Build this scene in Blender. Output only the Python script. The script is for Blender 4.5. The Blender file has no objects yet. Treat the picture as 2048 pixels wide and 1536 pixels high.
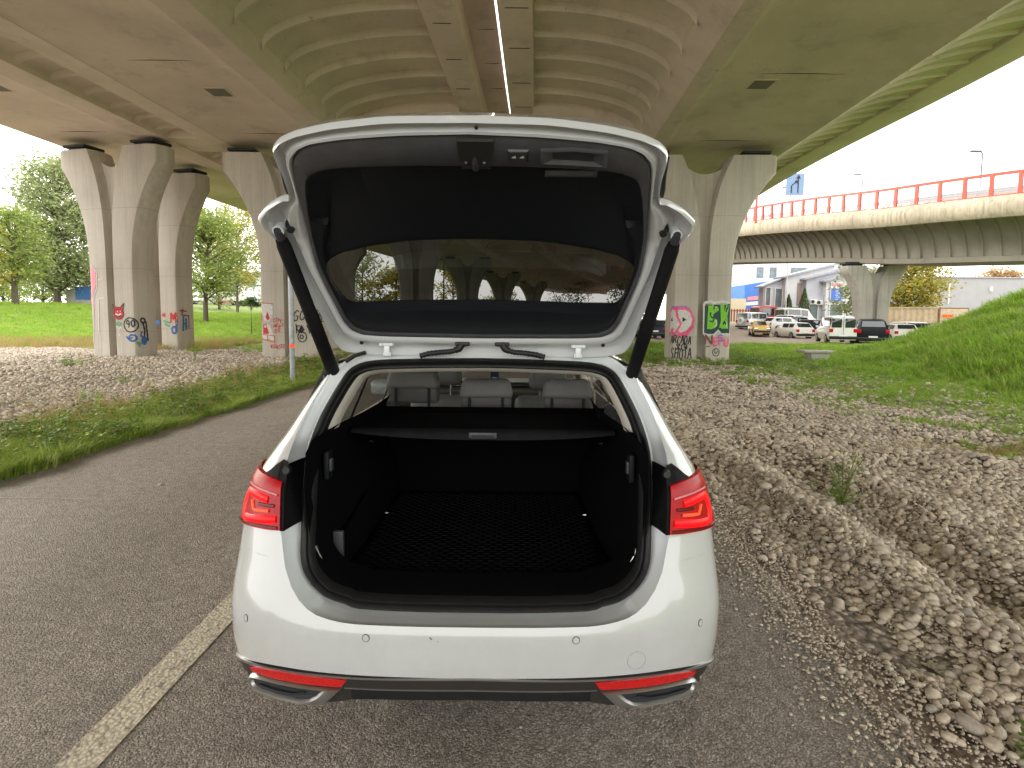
import bpy, bmesh, math, random
import numpy as np
from mathutils import Vector, Matrix, noise
R = math.radians
sc = bpy.context.scene
COL = sc.collection
rnd = random.Random(7)

# ------------------------------------------------------------------ mesh helpers
class MB:
    """collects verts / faces, built as ONE mesh object"""
    def __init__(s): s.v = []; s.f = []; s.m = []; s.cur = 0
    def add(s, vs, fs):
        o = len(s.v); s.v += [tuple(p) for p in vs]
        for f in fs: s.f.append(tuple(i + o for i in f)); s.m.append(s.cur)
    def grid(s, rows, closed=False, flip=False):
        n = len(rows[0]); vs = [p for r in rows for p in r]; fs = []
        for j in range(len(rows) - 1):
            for i in range(n if closed else n - 1):
                a = j*n + i; b = j*n + (i+1) % n
                q = (a, b, b+n, a+n); fs.append(q[::-1] if flip else q)
        s.add(vs, fs)
    def box(s, c, d, rz=0., bev=0.):
        bm = bmesh.new(); bmesh.ops.create_cube(bm, size=1.)
        bmesh.ops.scale(bm, vec=d, verts=bm.verts)
        if bev: bmesh.ops.bevel(bm, geom=bm.edges[:], offset=bev, segments=3, affect='EDGES', profile=.5)
        if rz: bmesh.ops.rotate(bm, matrix=Matrix.Rotation(rz, 3, 'Z'), verts=bm.verts)
        bmesh.ops.translate(bm, vec=c, verts=bm.verts); s.bm(bm)
    def bm(s, bm):
        bm.verts.index_update()
        s.add([v.co[:] for v in bm.verts], [[v.index for v in f.verts] for f in bm.faces]); bm.free()
    def tube(s, pts, r, n=8, cap=True, sq=1.):
        pts = [Vector(p) for p in pts]; rr = r if isinstance(r, (list, tuple)) else [r]*len(pts)
        rows = []; up = Vector((0, 0, 1))
        for i, p in enumerate(pts):
            t = (pts[min(i+1, len(pts)-1)] - pts[max(i-1, 0)]).normalized()
            a = up if abs(t.dot(up)) < .95 else Vector((1, 0, 0))
            x = t.cross(a).normalized(); y = x.cross(t)
            rows.append([tuple(p + x*math.cos(2*math.pi*k/n)*rr[i] + y*math.sin(2*math.pi*k/n)*rr[i]*sq) for k in range(n)])
        s.grid(rows, closed=True)
        if cap:
            o = len(s.v)
            s.add(rows[0], [tuple(range(n))]); s.add(rows[-1], [tuple(range(n))[::-1]])
    def quad(s, a, b, c, d): s.add([a, b, c, d], [(0, 1, 2, 3)])
    def prism(s, poly, z0, z1):
        n = len(poly)
        s.add([(x, y, z0) for x, y in poly] + [(x, y, z1) for x, y in poly],
              [tuple(range(n))[::-1], tuple(range(n, 2*n))] + [(i, (i+1) % n, (i+1) % n + n, i+n) for i in range(n)])
    def build(s, name, mat, parent=None, loc=None, smooth=35, solid=0, weld=False):
        me = bpy.data.meshes.new(name); me.from_pydata(s.v, [], s.f)
        mats = mat if isinstance(mat, (list, tuple)) else [mat]
        for m in mats: me.materials.append(m)
        if len(mats) > 1: me.polygons.foreach_set('material_index', s.m)
        if weld:
            b = bmesh.new(); b.from_mesh(me); bmesh.ops.remove_doubles(b, verts=b.verts, dist=weld if weld is not True else .0005)
            bmesh.ops.recalc_face_normals(b, faces=b.faces); b.to_mesh(me); b.free()
        if smooth:
            me.polygons.foreach_set('use_smooth', [True]*len(me.polygons)); me.set_sharp_from_angle(angle=R(smooth))
        me.update()
        o = bpy.data.objects.new(name, me); COL.objects.link(o)
        if parent: o.parent = parent
        if loc: o.location = loc
        if solid:
            md = o.modifiers.new('thick', 'SOLIDIFY'); md.thickness = solid; md.offset = 0
        return o

def tag(o, label=None, cat=None, group=None, kind=None):
    if label: o['label'] = label
    if cat: o['category'] = cat
    if group: o['group'] = group
    if kind: o['kind'] = kind
    return o
def empty(name, loc, label, cat, group=None, rz=0.):
    o = bpy.data.objects.new(name, None); COL.objects.link(o); o.location = loc; o.rotation_euler = (0, 0, rz)
    o.empty_display_size = .1
    return tag(o, label, cat, group)
def dup(root, loc, rz, label=None):
    r = root.copy(); COL.objects.link(r); r.location = loc; r.rotation_euler = (0, 0, rz)
    if label: r['label'] = label
    for ch in root.children:
        c = ch.copy(); COL.objects.link(c); c.parent = r
        for g in ch.children:
            d = g.copy(); COL.objects.link(d); d.parent = c
    return r
def lerp(a, b, k): return a + (b-a)*k
def sm(x): x = max(0., min(1., x)); return x*x*(3-2*x)
def interp(x, T):
    if x <= T[0][0]: return T[0][1:]
    for a, b in zip(T, T[1:]):
        if x <= b[0]:
            k = (x-a[0])/(b[0]-a[0]); return tuple(lerp(p, q, k) for p, q in zip(a[1:], b[1:]))
    return T[-1][1:]

# ------------------------------------------------------------------ materials
def newmat(name):
    m = bpy.data.materials.new(name); m.use_nodes = True
    nt = m.node_tree; b = nt.nodes['Principled BSDF']; return m, nt, b
def nd(nt, typ, **kw):
    n = nt.nodes.new(typ)
    for k, v in kw.items():
        if k.startswith('i_'):
            key = k[2:].replace('_', ' '); n.inputs[key].default_value = v
        else: setattr(n, k, v)
    return n
def ramp(nt, fac, stops):
    r = nt.nodes.new('ShaderNodeValToRGB'); e = r.color_ramp.elements
    while len(e) < len(stops): e.new(.5)
    for i, (p, c) in enumerate(stops):
        e[i].position = p; e[i].color = (c[0], c[1], c[2], 1) if len(c) == 3 else c
    nt.links.new(fac, r.inputs[0]); return r.outputs[0]
def mixc(nt, f, a, b, mode='MIX'):
    n = nt.nodes.new('ShaderNodeMix'); n.data_type = 'RGBA'; n.blend_type = mode
    for k, v in ((0, f), (6, a), (7, b)):
        if hasattr(v, 'links'): nt.links.new(v, n.inputs[k])
        else: n.inputs[k].default_value = v if k == 0 else (v[0], v[1], v[2], 1)
    return n.outputs[2]
def mth(nt, op, a, b=None):
    n = nt.nodes.new('ShaderNodeMath'); n.operation = op
    for k, v in ((0, a), (1, b)):
        if v is None: continue
        if hasattr(v, 'links'): nt.links.new(v, n.inputs[k])
        else: n.inputs[k].default_value = v
    return n.outputs[0]
def coords(nt, scale=(1, 1, 1), kind='Object'):
    t = nt.nodes.new('ShaderNodeTexCoord'); m = nt.nodes.new('ShaderNodeMapping'); m.inputs['Scale'].default_value = scale
    nt.links.new(t.outputs[kind], m.inputs['Vector']); return m.outputs[0]
def noi(nt, vec, scale, detail=4., rough=.55, dist=0.):
    n = nt.nodes.new('ShaderNodeTexNoise'); nt.links.new(vec, n.inputs['Vector'])
    n.inputs['Scale'].default_value = scale; n.inputs['Detail'].default_value = detail
    n.inputs['Roughness'].default_value = rough; n.inputs['Distortion'].default_value = dist; return n.outputs[0]
def bump(nt, h, b, strength=.3, dist=.01):
    n = nt.nodes.new('ShaderNodeBump'); n.inputs['Strength'].default_value = strength; n.inputs['Distance'].default_value = dist
    nt.links.new(h, n.inputs['Height']); nt.links.new(n.outputs[0], b.inputs['Normal'])
def simple(name, col, rough=.5, metal=0., var=.12, scale=8., coat=0., bmp=0., bscale=200., emis=0., spec=.5, bdist=.002):
    m, nt, b = newmat(name); v = coords(nt)
    n = noi(nt, v, scale)
    c = ramp(nt, n, [(.3, [x*(1-var) for x in col]), (.7, [min(1, x*(1+var)) for x in col])])
    nt.links.new(c, b.inputs['Base Color']); b.inputs['Roughness'].default_value = rough; b.inputs['Metallic'].default_value = metal
    b.inputs['Coat Weight'].default_value = coat; b.inputs['Coat Roughness'].default_value = .03
    b.inputs['Specular IOR Level'].default_value = spec
    if bmp: bump(nt, noi(nt, v, bscale, 2.), b, bmp, bdist)
    if emis: b.inputs['Emission Color'].default_value = (col[0], col[1], col[2], 1); b.inputs['Emission Strength'].default_value = emis
    return m
def concrete(name, base, stain=.5, streak=True, formw=0.):
    m, nt, b = newmat(name); v = coords(nt)
    big = noi(nt, v, .45, 5.); fine = noi(nt, v, 6., 6., .65)
    c = ramp(nt, big, [(.28, [x*.78 for x in base]), (.52, base), (.75, [min(1, x*1.16) for x in base])])
    c = mixc(nt, mth(nt, 'MULTIPLY', fine, .55), c, [x*.72 for x in base])
    if streak:
        vs = coords(nt, (3.2, 3.2, .16)); st = noi(nt, vs, 1.5, 6., .7)
        f = ramp(nt, st, [(.47, (0, 0, 0)), (.66, (stain,)*3)])
        c = mixc(nt, f, c, (base[0]*.45, base[1]*.42, base[2]*.38))
        vs2 = coords(nt, (5., 5., .1)); st2 = noi(nt, vs2, 1.2, 4., .6)
        f2 = ramp(nt, st2, [(.56, (0, 0, 0)), (.74, (stain*.7,)*3)])
        c = mixc(nt, f2, c, [min(1, x*1.35) for x in base])
    if formw:
        w = nt.nodes.new('ShaderNodeTexWave'); w.bands_direction = 'X'; w.inputs['Scale'].default_value = formw
        w.inputs['Distortion'].default_value = .6; nt.links.new(coords(nt, (1, 1.3, .03)), w.inputs['Vector'])
        c = mixc(nt, mth(nt, 'MULTIPLY', w.outputs['Fac'], .22), c, [x*.7 for x in base])
    nt.links.new(c, b.inputs['Base Color']); b.inputs['Roughness'].default_value = .85
    if formw:
        sx = nd(nt, 'ShaderNodeSeparateXYZ'); nt.links.new(v, sx.inputs[0]); zz = sx.outputs['Z']
        for hh in (.96, 3.25, 5.4):
            ln = mth(nt, 'LESS_THAN', mth(nt, 'ABSOLUTE', mth(nt, 'SUBTRACT', zz, mth(nt, 'ADD', hh, mth(nt, 'MULTIPLY', big, .03)))), .010); c = mixc(nt, mth(nt, 'MULTIPLY', ln, .5), c, [x*.4 for x in base])
        nt.links.new(c, b.inputs['Base Color'])
    else:
        pl = ramp(nt, noi(nt, v, .8, 7., .7), [(.56, (0, 0, 0)), (.66, (.4, .4, .4))]); c = mixc(nt, pl, c, [x*.55 for x in base]); sp_ = ramp(nt, noi(nt, v, 3.3, 4., .8), [(.66, (0, 0, 0)), (.70, (.5, .5, .5))]); c = mixc(nt, sp_, c, (base[0]*.42, base[1]*.34, base[2]*.28)); nt.links.new(c, b.inputs['Base Color'])
    h = mth(nt, 'ADD', mth(nt, 'MULTIPLY', fine, .6), noi(nt, v, 40., 3.)); bump(nt, h, b, .35, .008)
    return m

M = {}
M['pier'] = concrete('pier_concrete', (.56, .51, .435), .34, True, 2.6)
M['pier2'] = concrete('far_pier_concrete', (.42, .40, .35), .5, True, 2.)
M['deck'] = concrete('deck_concrete', (.77, .655, .56), .3, False)
M['vault'] = concrete('vault_concrete', (.71, .625, .51), .35, False)
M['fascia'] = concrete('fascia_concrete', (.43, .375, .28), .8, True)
M['over'] = concrete('shaded_overpass_concrete', (.24, .22, .18), .3, False)  # concrete darkened so the flank's shadow sits in the colour
M['block'] = concrete('block_concrete', (.40, .38, .34), .4, True)
M['paint'] = simple('white_car_paint', (.57, .59, .60), .2, 0, .02, 3., coat=1.)
def dusty(m):
    nt = m.node_tree; b = nt.nodes['Principled BSDF']; old = b.inputs['Base Color'].links[0].from_socket
    v = coords(nt); sx = nd(nt, 'ShaderNodeSeparateXYZ'); nt.links.new(v, sx.inputs[0])
    low = ramp(nt, sx.outputs['Z'], [(.42, (1, 1, 1)), (.74, (.12, .12, .12))]); n = ramp(nt, noi(nt, v, 5., 7., .7), [(.35, (0, 0, 0)), (.75, (1, 1, 1))]); n2 = ramp(nt, noi(nt, coords(nt, (30, 30, 6)), 1.5, 5.), [(.55, (0, 0, 0)), (.8, (1, 1, 1))])
    f = mth(nt, 'MULTIPLY', mth(nt, 'ADD', mth(nt, 'MULTIPLY', n, .35), mth(nt, 'MULTIPLY', n2, .12)), low)
    nt.links.new(mixc(nt, f, old, (.40, .35, .29)), b.inputs['Base Color'])
    nt.links.new(mth(nt, 'ADD', mth(nt, 'MULTIPLY', f, .35), .16), b.inputs['Roughness'])
dusty(M['paint'])
M['paint_in'] = simple('brightened_flange_paint', (.80, .84, .87), .24, 0, .04, 5., coat=.9)  # same white paint made paler to brighten the dim flange
M['blackpl'] = simple('black_plastic', (.009, .009, .011), .42, 0, .3, 30., bmp=.2, bscale=600.)
M['rubber'] = simple('black_rubber', (.010, .010, .011), .48, 0, .3, 40.)
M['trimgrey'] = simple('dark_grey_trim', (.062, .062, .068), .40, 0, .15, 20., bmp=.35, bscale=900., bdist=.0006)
M['trimdark'] = simple('dark_recess_trim', (.0065, .008, .0105), .5, 0, .15, 20., bmp=.35, bscale=900., bdist=.0006, spec=.3)  # trim copy painted darker for shade in the downward-facing recess
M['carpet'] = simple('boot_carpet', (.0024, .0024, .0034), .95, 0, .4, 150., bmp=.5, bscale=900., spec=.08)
M['gunmetal'] = simple('gunmetal_trim', (.055, .052, .050), .32, .5, .06, 10.)
M['chrome'] = simple('satin_chrome', (.62, .62, .62), .22, 1., .05, 10.)
M['satin'] = simple('satin_silver', (.42, .42, .42), .34, .9, .08, 10.)
M['seat'] = simple('grey_leather', (.27, .26, .25), .5, 0, .08, 15., bmp=.3, bscale=400.)
M['seat2'] = simple('grey_seat_plastic', (.14, .135, .125), .5, 0, .08, 15.)
M['beige'] = simple('beige_pillar_trim', (.50, .47, .41), .6, 0, .05, 10.)
M['tyre'] = simple('tyre_rubber', (.02, .02, .02), .8, 0, .25, 20.)
M['rim'] = simple('alloy_rim', (.45, .45, .46), .3, .9, .08, 10.)
M['black_matte'] = simple('matte_black_plastic', (.006, .006, .007), .6, 0, .3, 30., spec=.12)
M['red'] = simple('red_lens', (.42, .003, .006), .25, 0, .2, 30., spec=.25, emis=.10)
M['redhot'] = simple('glowing_red_lens', (.95, .006, .010), .3, 0, .1, 60., spec=.2, emis=.55)  # glow of these reds stands in for reflected light; lamps are unlit
M['redor'] = simple('glowing_orange_red', (.95, .10, .04), .3, 0, .1, 60., spec=.2, emis=.5)
M['reddark'] = simple('dark_red_lens', (.12, .003, .005), .2, 0, .3, 60., spec=.3)
M['reflector'] = simple('red_reflector', (.55, .006, .006), .2, 0, .35, 160., coat=1., emis=.05)  # faint glow stands in for light thrown back by the reflector
M['lampsteel'] = simple('lamp_steel', (.13, .14, .15), .5, .3, .1, 12.)
M['steel'] = simple('galvanised_steel', (.36, .38, .40), .45, .6, .18, 12.)
M['orange'] = simple('orange_red_frame', (.46, .075, .045), .5, 0, .18, 6.)
M['white'] = simple('white_enamel', (.72, .72, .70), .5, 0, .05, 5.)
M['markpaint'] = None

def glass(name, tint, refl=.08, rough=.02):
    m = bpy.data.materials.new(name); m.use_nodes = True; nt = m.node_tree; nt.nodes.clear()
    o = nd(nt, 'ShaderNodeOutputMaterial'); mx = nd(nt, 'ShaderNodeMixShader'); t = nd(nt, 'ShaderNodeBsdfTransparent'); g = nd(nt, 'ShaderNodeBsdfGlossy')
    g.inputs['Roughness'].default_value = rough
    v = coords(nt); n = noi(nt, v, 2.5)
    c = ramp(nt, n, [(.35, [x*.85 for x in tint]), (.7, tint)]); nt.links.new(c, t.inputs['Color'])
    lw = nd(nt, 'ShaderNodeLayerWeight'); lw.inputs['Blend'].default_value = .25
    f = mth(nt, 'MULTIPLY_ADD', lw.outputs['Fresnel'], .6); nt.nodes[-1].inputs[2].default_value = refl
    nt.links.new(f, mx.inputs[0]); nt.links.new(t.outputs[0], mx.inputs[1]); nt.links.new(g.outputs[0], mx.inputs[2]); nt.links.new(mx.outputs[0], o.inputs[0])
    return m
M['glass_dark'] = glass('privacy_glass', (.19, .19, .185), .035)
M['glass'] = glass('clear_glass', (.95, .97, .95), .005)
M['glass_side'] = glass('side_glass', (.42, .44, .43), .05)
M['barrier'] = glass('barrier_glass', (.80, .77, .79), .22, .25)
M['carglass'] = simple('dark_car_window', (.02, .025, .03), .06, 0, .3, 2., coat=1.)

# asphalt ------------------------------------------------------------
def asphalt():
    m, nt, b = newmat('asphalt'); v = coords(nt)
    big = noi(nt, v, .7, 5.); med = noi(nt, v, 14., 4.)
    vo = nd(nt, 'ShaderNodeTexVoronoi'); vo.inputs['Scale'].default_value = 140.; nt.links.new(v, vo.inputs['Vector'])
    vo2 = nd(nt, 'ShaderNodeTexVoronoi'); vo2.inputs['Scale'].default_value = 75.; nt.links.new(v, vo2.inputs['Vector'])
    tr = nd(nt, 'ShaderNodeTexWave'); tr.bands_direction = 'X'; tr.inputs['Scale'].default_value = .18; tr.inputs['Distortion'].default_value = 1.5; tr.inputs['Detail'].default_value = 3.; nt.links.new(coords(nt, (1, .12, 1)), tr.inputs['Vector'])
    c = ramp(nt, big, [(.3, (.30, .262, .230)), (.7, (.39, .342, .302))])
    c = mixc(nt, mth(nt, 'MULTIPLY', tr.outputs['Fac'], .35), c, (.25, .21, .18))
    pt = ramp(nt, noi(nt, v, .9, 2.), [(.60, (0, 0, 0)), (.72, (.4, .4, .4))]); c = mixc(nt, pt, c, (.20, .17, .145))
    vc = nd(nt, 'ShaderNodeTexVoronoi'); vc.feature = 'DISTANCE_TO_EDGE'; vc.inputs['Scale'].default_value = .55; nw = nt.nodes.new('ShaderNodeVectorMath'); nw.operation = 'ADD'
    nn_ = nd(nt, 'ShaderNodeTexNoise'); nn_.inputs['Scale'].default_value = 2.2; nn_.inputs['Detail'].default_value = 6.; nt.links.new(v, nn_.inputs['Vector']); nt.links.new(v, nw.inputs[0]); nt.links.new(nn_.outputs['Color'], nw.inputs[1]); nt.links.new(nw.outputs[0], vc.inputs['Vector'])
    ck = ramp(nt, vc.outputs['Distance'], [(.0, (.55,)*3), (.006, (0, 0, 0))]); c = mixc(nt, mth(nt, 'MULTIPLY', ck, mth(nt, 'MULTIPLY', noi(nt, v, .6, 2.), .9)), c, (.07, .06, .05))
    st = ramp(nt, vo.outputs['Color'], [(.15, (.60, .60, .60)), (.6, (1.05,)*3), (.93, (1.7, 1.66, 1.6))])
    c = mixc(nt, 1., c, st, 'MULTIPLY')
    d = ramp(nt, vo.outputs['Distance'], [(.25, (1.25,)*3), (.75, (.45,)*3)]); c = mixc(nt, .55, c, d, 'MULTIPLY')
    c = mixc(nt, mth(nt, 'MULTIPLY', ramp(nt, med, [(.45, (0, 0, 0)), (.7, (1, 1, 1))]), .35), c, (.05, .045, .04))
    nt.links.new(c, b.inputs['Base Color']); b.inputs['Roughness'].default_value = .68; b.inputs['Specular IOR Level'].default_value = .35
    h = mth(nt, 'ADD', mth(nt, 'MULTIPLY', vo.outputs['Distance'], -1.), mth(nt, 'MULTIPLY', vo2.outputs['Distance'], -.8))
    bump(nt, h, b, .8, .0045); return m
M['asphalt'] = asphalt()
def marking():
    m, nt, b = newmat('worn_road_paint'); v = coords(nt)
    vo = nd(nt, 'ShaderNodeTexVoronoi'); vo.inputs['Scale'].default_value = 60.; nt.links.new(v, vo.inputs['Vector'])
    n = noi(nt, v, 26., 6., .7); n2 = noi(nt, v, 4., 3.)
    f = ramp(nt, mth(nt, 'ADD', n, mth(nt, 'MULTIPLY', n2, .35)), [(.73, (1, 1, 1)), (.86, (.0, .0, .0))])
    c = mixc(nt, f, (.28, .245, .21), (.66, .59, .47))
    c = mixc(nt, .6, c, ramp(nt, vo.outputs['Distance'], [(.2, (1.1,)*3), (.8, (.5,)*3)]), 'MULTIPLY')
    nt.links.new(c, b.inputs['Base Color']); b.inputs['Roughness'].default_value = .7; bump(nt, mth(nt, 'MULTIPLY', vo.outputs['Distance'], -1.), b, .8, .006); return m
M['markpaint'] = marking()
def ground():
    m, nt, b = newmat('ground_cover'); v = coords(nt)
    at = nd(nt, 'ShaderNodeVertexColor'); at.layer_name = 'mask'
    sp = nd(nt, 'ShaderNodeSeparateColor'); nt.links.new(at.outputs['Color'], sp.inputs[0])
    n1 = noi(nt, v, 1.3, 6.); n2 = noi(nt, v, 12., 5., .7)
    def edge(mask):  # mask roughened by noise
        return ramp(nt, mth(nt, 'ADD', mask, mth(nt, 'MULTIPLY', mth(nt, 'SUBTRACT', mth(nt, 'ADD', mth(nt, 'MULTIPLY', n1, .6), mth(nt, 'MULTIPLY', n2, .4)), .5), .9)), [(.42, (0, 0, 0)), (.58, (1, 1, 1))])
    vo = nd(nt, 'ShaderNodeTexVoronoi'); vo.inputs['Scale'].default_value = 22.; nt.links.new(v, vo.inputs['Vector'])
    peb = ramp(nt, vo.outputs['Color'], [(.1, (.17, .13, .10)), (.45, (.33, .265, .21)), (.8, (.45, .38, .31)), (1., (.58, .52, .45))])
    peb = mixc(nt, .85, peb, ramp(nt, vo.outputs['Distance'], [(.2, (1.1,)*3), (.65, (.28,)*3)]), 'MULTIPLY')
    dirt = ramp(nt, n2, [(.3, (.20, .155, .115)), (.7, (.34, .275, .215))])
    grass = ramp(nt, n2, [(.25, (.09, .11, .025)), (.5, (.16, .22, .04)), (.75, (.26, .31, .08))])
    dry = ramp(nt, n2, [(.3, (.30, .20, .08)), (.7, (.46, .34, .15))])
    c = mixc(nt, edge(sp.outputs[0]), dirt, peb)
    c = mixc(nt, edge(sp.outputs[2]), c, dry)
    c = mixc(nt, edge(sp.outputs[1]), c, grass)
    nt.links.new(c, b.inputs['Base Color']); b.inputs['Roughness'].default_value = .95
    bump(nt, mth(nt, 'ADD', mth(nt, 'MULTIPLY', vo.outputs['Distance'], -1.), n2), b, .8, .03); return m
M['ground'] = ground()
def perinst(name, cols, rough=.8, trans=0., bumps=0.):
    m, nt, b = newmat(name); oi = nd(nt, 'ShaderNodeObjectInfo')
    st = [(i/(len(cols)-1), c) for i, c in enumerate(cols)]
    c = ramp(nt, oi.outputs['Random'], st); v = coords(nt); n = noi(nt, v, 4. if not bumps else 14., 3.)
    c = mixc(nt, .6, c, ramp(nt, n, [(.25, (.62,)*3), (.75, (1.3,)*3)]), 'MULTIPLY')
    nt.links.new(c, b.inputs['Base Color']); b.inputs['Roughness'].default_value = rough; b.inputs['Specular IOR Level'].default_value = .25 if bumps or rough > .7 else .08
    if bumps: bump(nt, n, b, bumps, .01)
    if trans:
        tr = nd(nt, 'ShaderNodeBsdfTranslucent'); nt.links.new(c, tr.inputs['Color']); mx = nd(nt, 'ShaderNodeMixShader'); mx.inputs[0].default_value = trans
        nt.links.new(b.outputs[0], mx.inputs[1]); nt.links.new(tr.outputs[0], mx.inputs[2]); nt.links.new(mx.outputs[0], nt.nodes['Material Output'].inputs[0])
    return m
M['pebble'] = perinst('river_pebbles', [(.30, .245, .19), (.50, .41, .32), (.36, .32, .28), (.62, .52, .40), (.53, .46, .38), (.74, .66, .53), (.36, .29, .22)], .75)
M['grass'] = perinst('grass_blades', [(.20, .31, .04), (.32, .45, .07), (.44, .54, .12), (.27, .38, .06), (.50, .52, .20)], .5, .35)
M['field'] = perinst('field_grass', [(.17, .32, .03), (.30, .48, .055), (.38, .53, .085), (.23, .40, .045), (.45, .50, .15), (.13, .25, .03)], .5, .4)
M['dry'] = perinst('dry_grass', [(.40, .30, .13), (.52, .40, .20), (.34, .28, .10), (.45, .30, .14)], .7, .3)
M['weed'] = perinst('weed_leaves', [(.11, .20, .035), (.17, .28, .05), (.22, .30, .08), (.15, .24, .06)], .5, .3)
def leaf(name, cols):
    m, nt, b = newmat(name); g = nd(nt, 'ShaderNodeNewGeometry')
    c = ramp(nt, g.outputs['Random Per Island'], [(i/(len(cols)-1), k) for i, k in enumerate(cols)])
    v = coords(nt); c = mixc(nt, .7, c, ramp(nt, noi(nt, v, .8, 3.), [(.3, (.5,)*3), (.7, (1.35,)*3)]), 'MULTIPLY')
    nt.links.new(c, b.inputs['Base Color']); b.inputs['Roughness'].default_value = .6
    tr = nd(nt, 'ShaderNodeBsdfTranslucent'); nt.links.new(c, tr.inputs['Color']); mx = nd(nt, 'ShaderNodeMixShader'); mx.inputs[0].default_value = .4
    nt.links.new(b.outputs[0], mx.inputs[1]); nt.links.new(tr.outputs[0], mx.inputs[2]); nt.links.new(mx.outputs[0], nt.nodes['Material Output'].inputs[0]); return m
M['leaf_green'] = leaf('hazed_green_leaves', [(.20, .25, .10), (.30, .36, .15), (.40, .45, .21), (.26, .31, .12), (.46, .48, .26)])  # greens lifted pale to paint sunlit haze into the leaves
M['leaf_light'] = leaf('light_green_leaves', [(.16, .24, .05), (.28, .36, .08), (.38, .42, .12), (.22, .30, .06)])
M['leaf_dark'] = leaf('dark_green_leaves', [(.07, .12, .04), (.13, .19, .07), (.19, .26, .09)])
M['leaf_yellow'] = leaf('yellowing_leaves', [(.20, .26, .05), (.45, .36, .05), (.28, .33, .07), (.60, .42, .06), (.22, .28, .06)])
M['leaf_rust'] = leaf('autumn_leaves', [(.42, .24, .10), (.55, .36, .17), (.34, .26, .12), (.48, .30, .12)])
M['bark'] = simple('bark', (.12, .095, .07), .9, 0, .35, 14., bmp=.8, bscale=30., bdist=.02)
def flat(name, col, rough=.7): return simple(name, col, rough, 0, .15, 14.)
for k, c in dict(g_black=(.025, .025, .03), g_red=(.55, .04, .05), g_pink=(.80, .12, .26), g_white=(.62, .60, .56), g_green=(.20, .55, .03), g_dgreen=(.02, .06, .06),
                 g_blue=(.04, .13, .36), g_purple=(.28, .20, .50), g_lime=(.10, .32, .16), g_lpink=(.78, .30, .36), g_brown=(.20, .08, .06)).items(): M[k] = flat('spray_'+k[2:], c)
# ------------------------------------------------------------------ world, sun, camera
SUN_EL, SUN_AZ = R(24), R(-62)          # azimuth measured from +Y towards +X
w = bpy.data.worlds.new('World'); sc.world = w; w.use_nodes = True; nt = w.node_tree
bg = nt.nodes['Background']; sky = nt.nodes.new('ShaderNodeTexSky'); sky.sky_type = 'NISHITA'; sky.sun_disc = False
sky.sun_elevation = SUN_EL; sky.sun_rotation = SUN_AZ; sky.air_density = 1.5; sky.dust_density = 4.; sky.ozone_density = 1.
tc = nd(nt, 'ShaderNodeTexCoord'); cn = noi(nt, tc.outputs['Generated'], 2.2, 5., .6)
cl = ramp(nt, cn, [(.3, (17.5, 17.8, 18.)), (.7, (21., 20.6, 19.8))])
for e in nt.nodes[-1].color_ramp.elements: pass
cloud = nt.nodes.new('ShaderNodeMix'); cloud.data_type = 'RGBA'; cloud.inputs[0].default_value = .82
cl2 = mixc(nt, cn, (23.5, 23.4, 22.8), (30., 29.6, 28.4))
nt.links.new(sky.outputs[0], cloud.inputs[6]); nt.links.new(cl2, cloud.inputs[7]); nt.links.new(cloud.outputs[2], bg.inputs['Color'])
bg.inputs['Strength'].default_value = .15
sl = bpy.data.lights.new('sun', 'SUN'); sl.energy = 2.6; sl.angle = R(12); sl.color = (1., .93, .80)
so = bpy.data.objects.new('sun', sl); COL.objects.link(so)
sd = Vector((math.sin(SUN_AZ)*math.cos(SUN_EL), math.cos(SUN_AZ)*math.cos(SUN_EL), math.sin(SUN_EL)))
so.rotation_euler = sd.to_track_quat('Z', 'Y').to_euler()

cam = bpy.data.cameras.new('camera'); co = bpy.data.objects.new('camera', cam); COL.objects.link(co); sc.camera = co
cam.sensor_width = 36; cam.lens = 36*1100/2048; cam.shift_y = -.0232; cam.clip_end = 3000; cam.clip_start = .05
co.matrix_world = Matrix.Translation((0, 0, 1.65)) @ Matrix.Rotation(math.pi/2 - R(4.5), 4, 'X') @ Matrix.Rotation(R(.6), 4, 'Z')
sc.view_settings.view_transform = 'Standard'; sc.view_settings.look = 'None'; sc.view_settings.exposure = 0
sc.cycles.transparent_max_bounces = 16; sc.cycles.max_bounces = 8; sc.cycles.diffuse_bounces = 5

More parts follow.
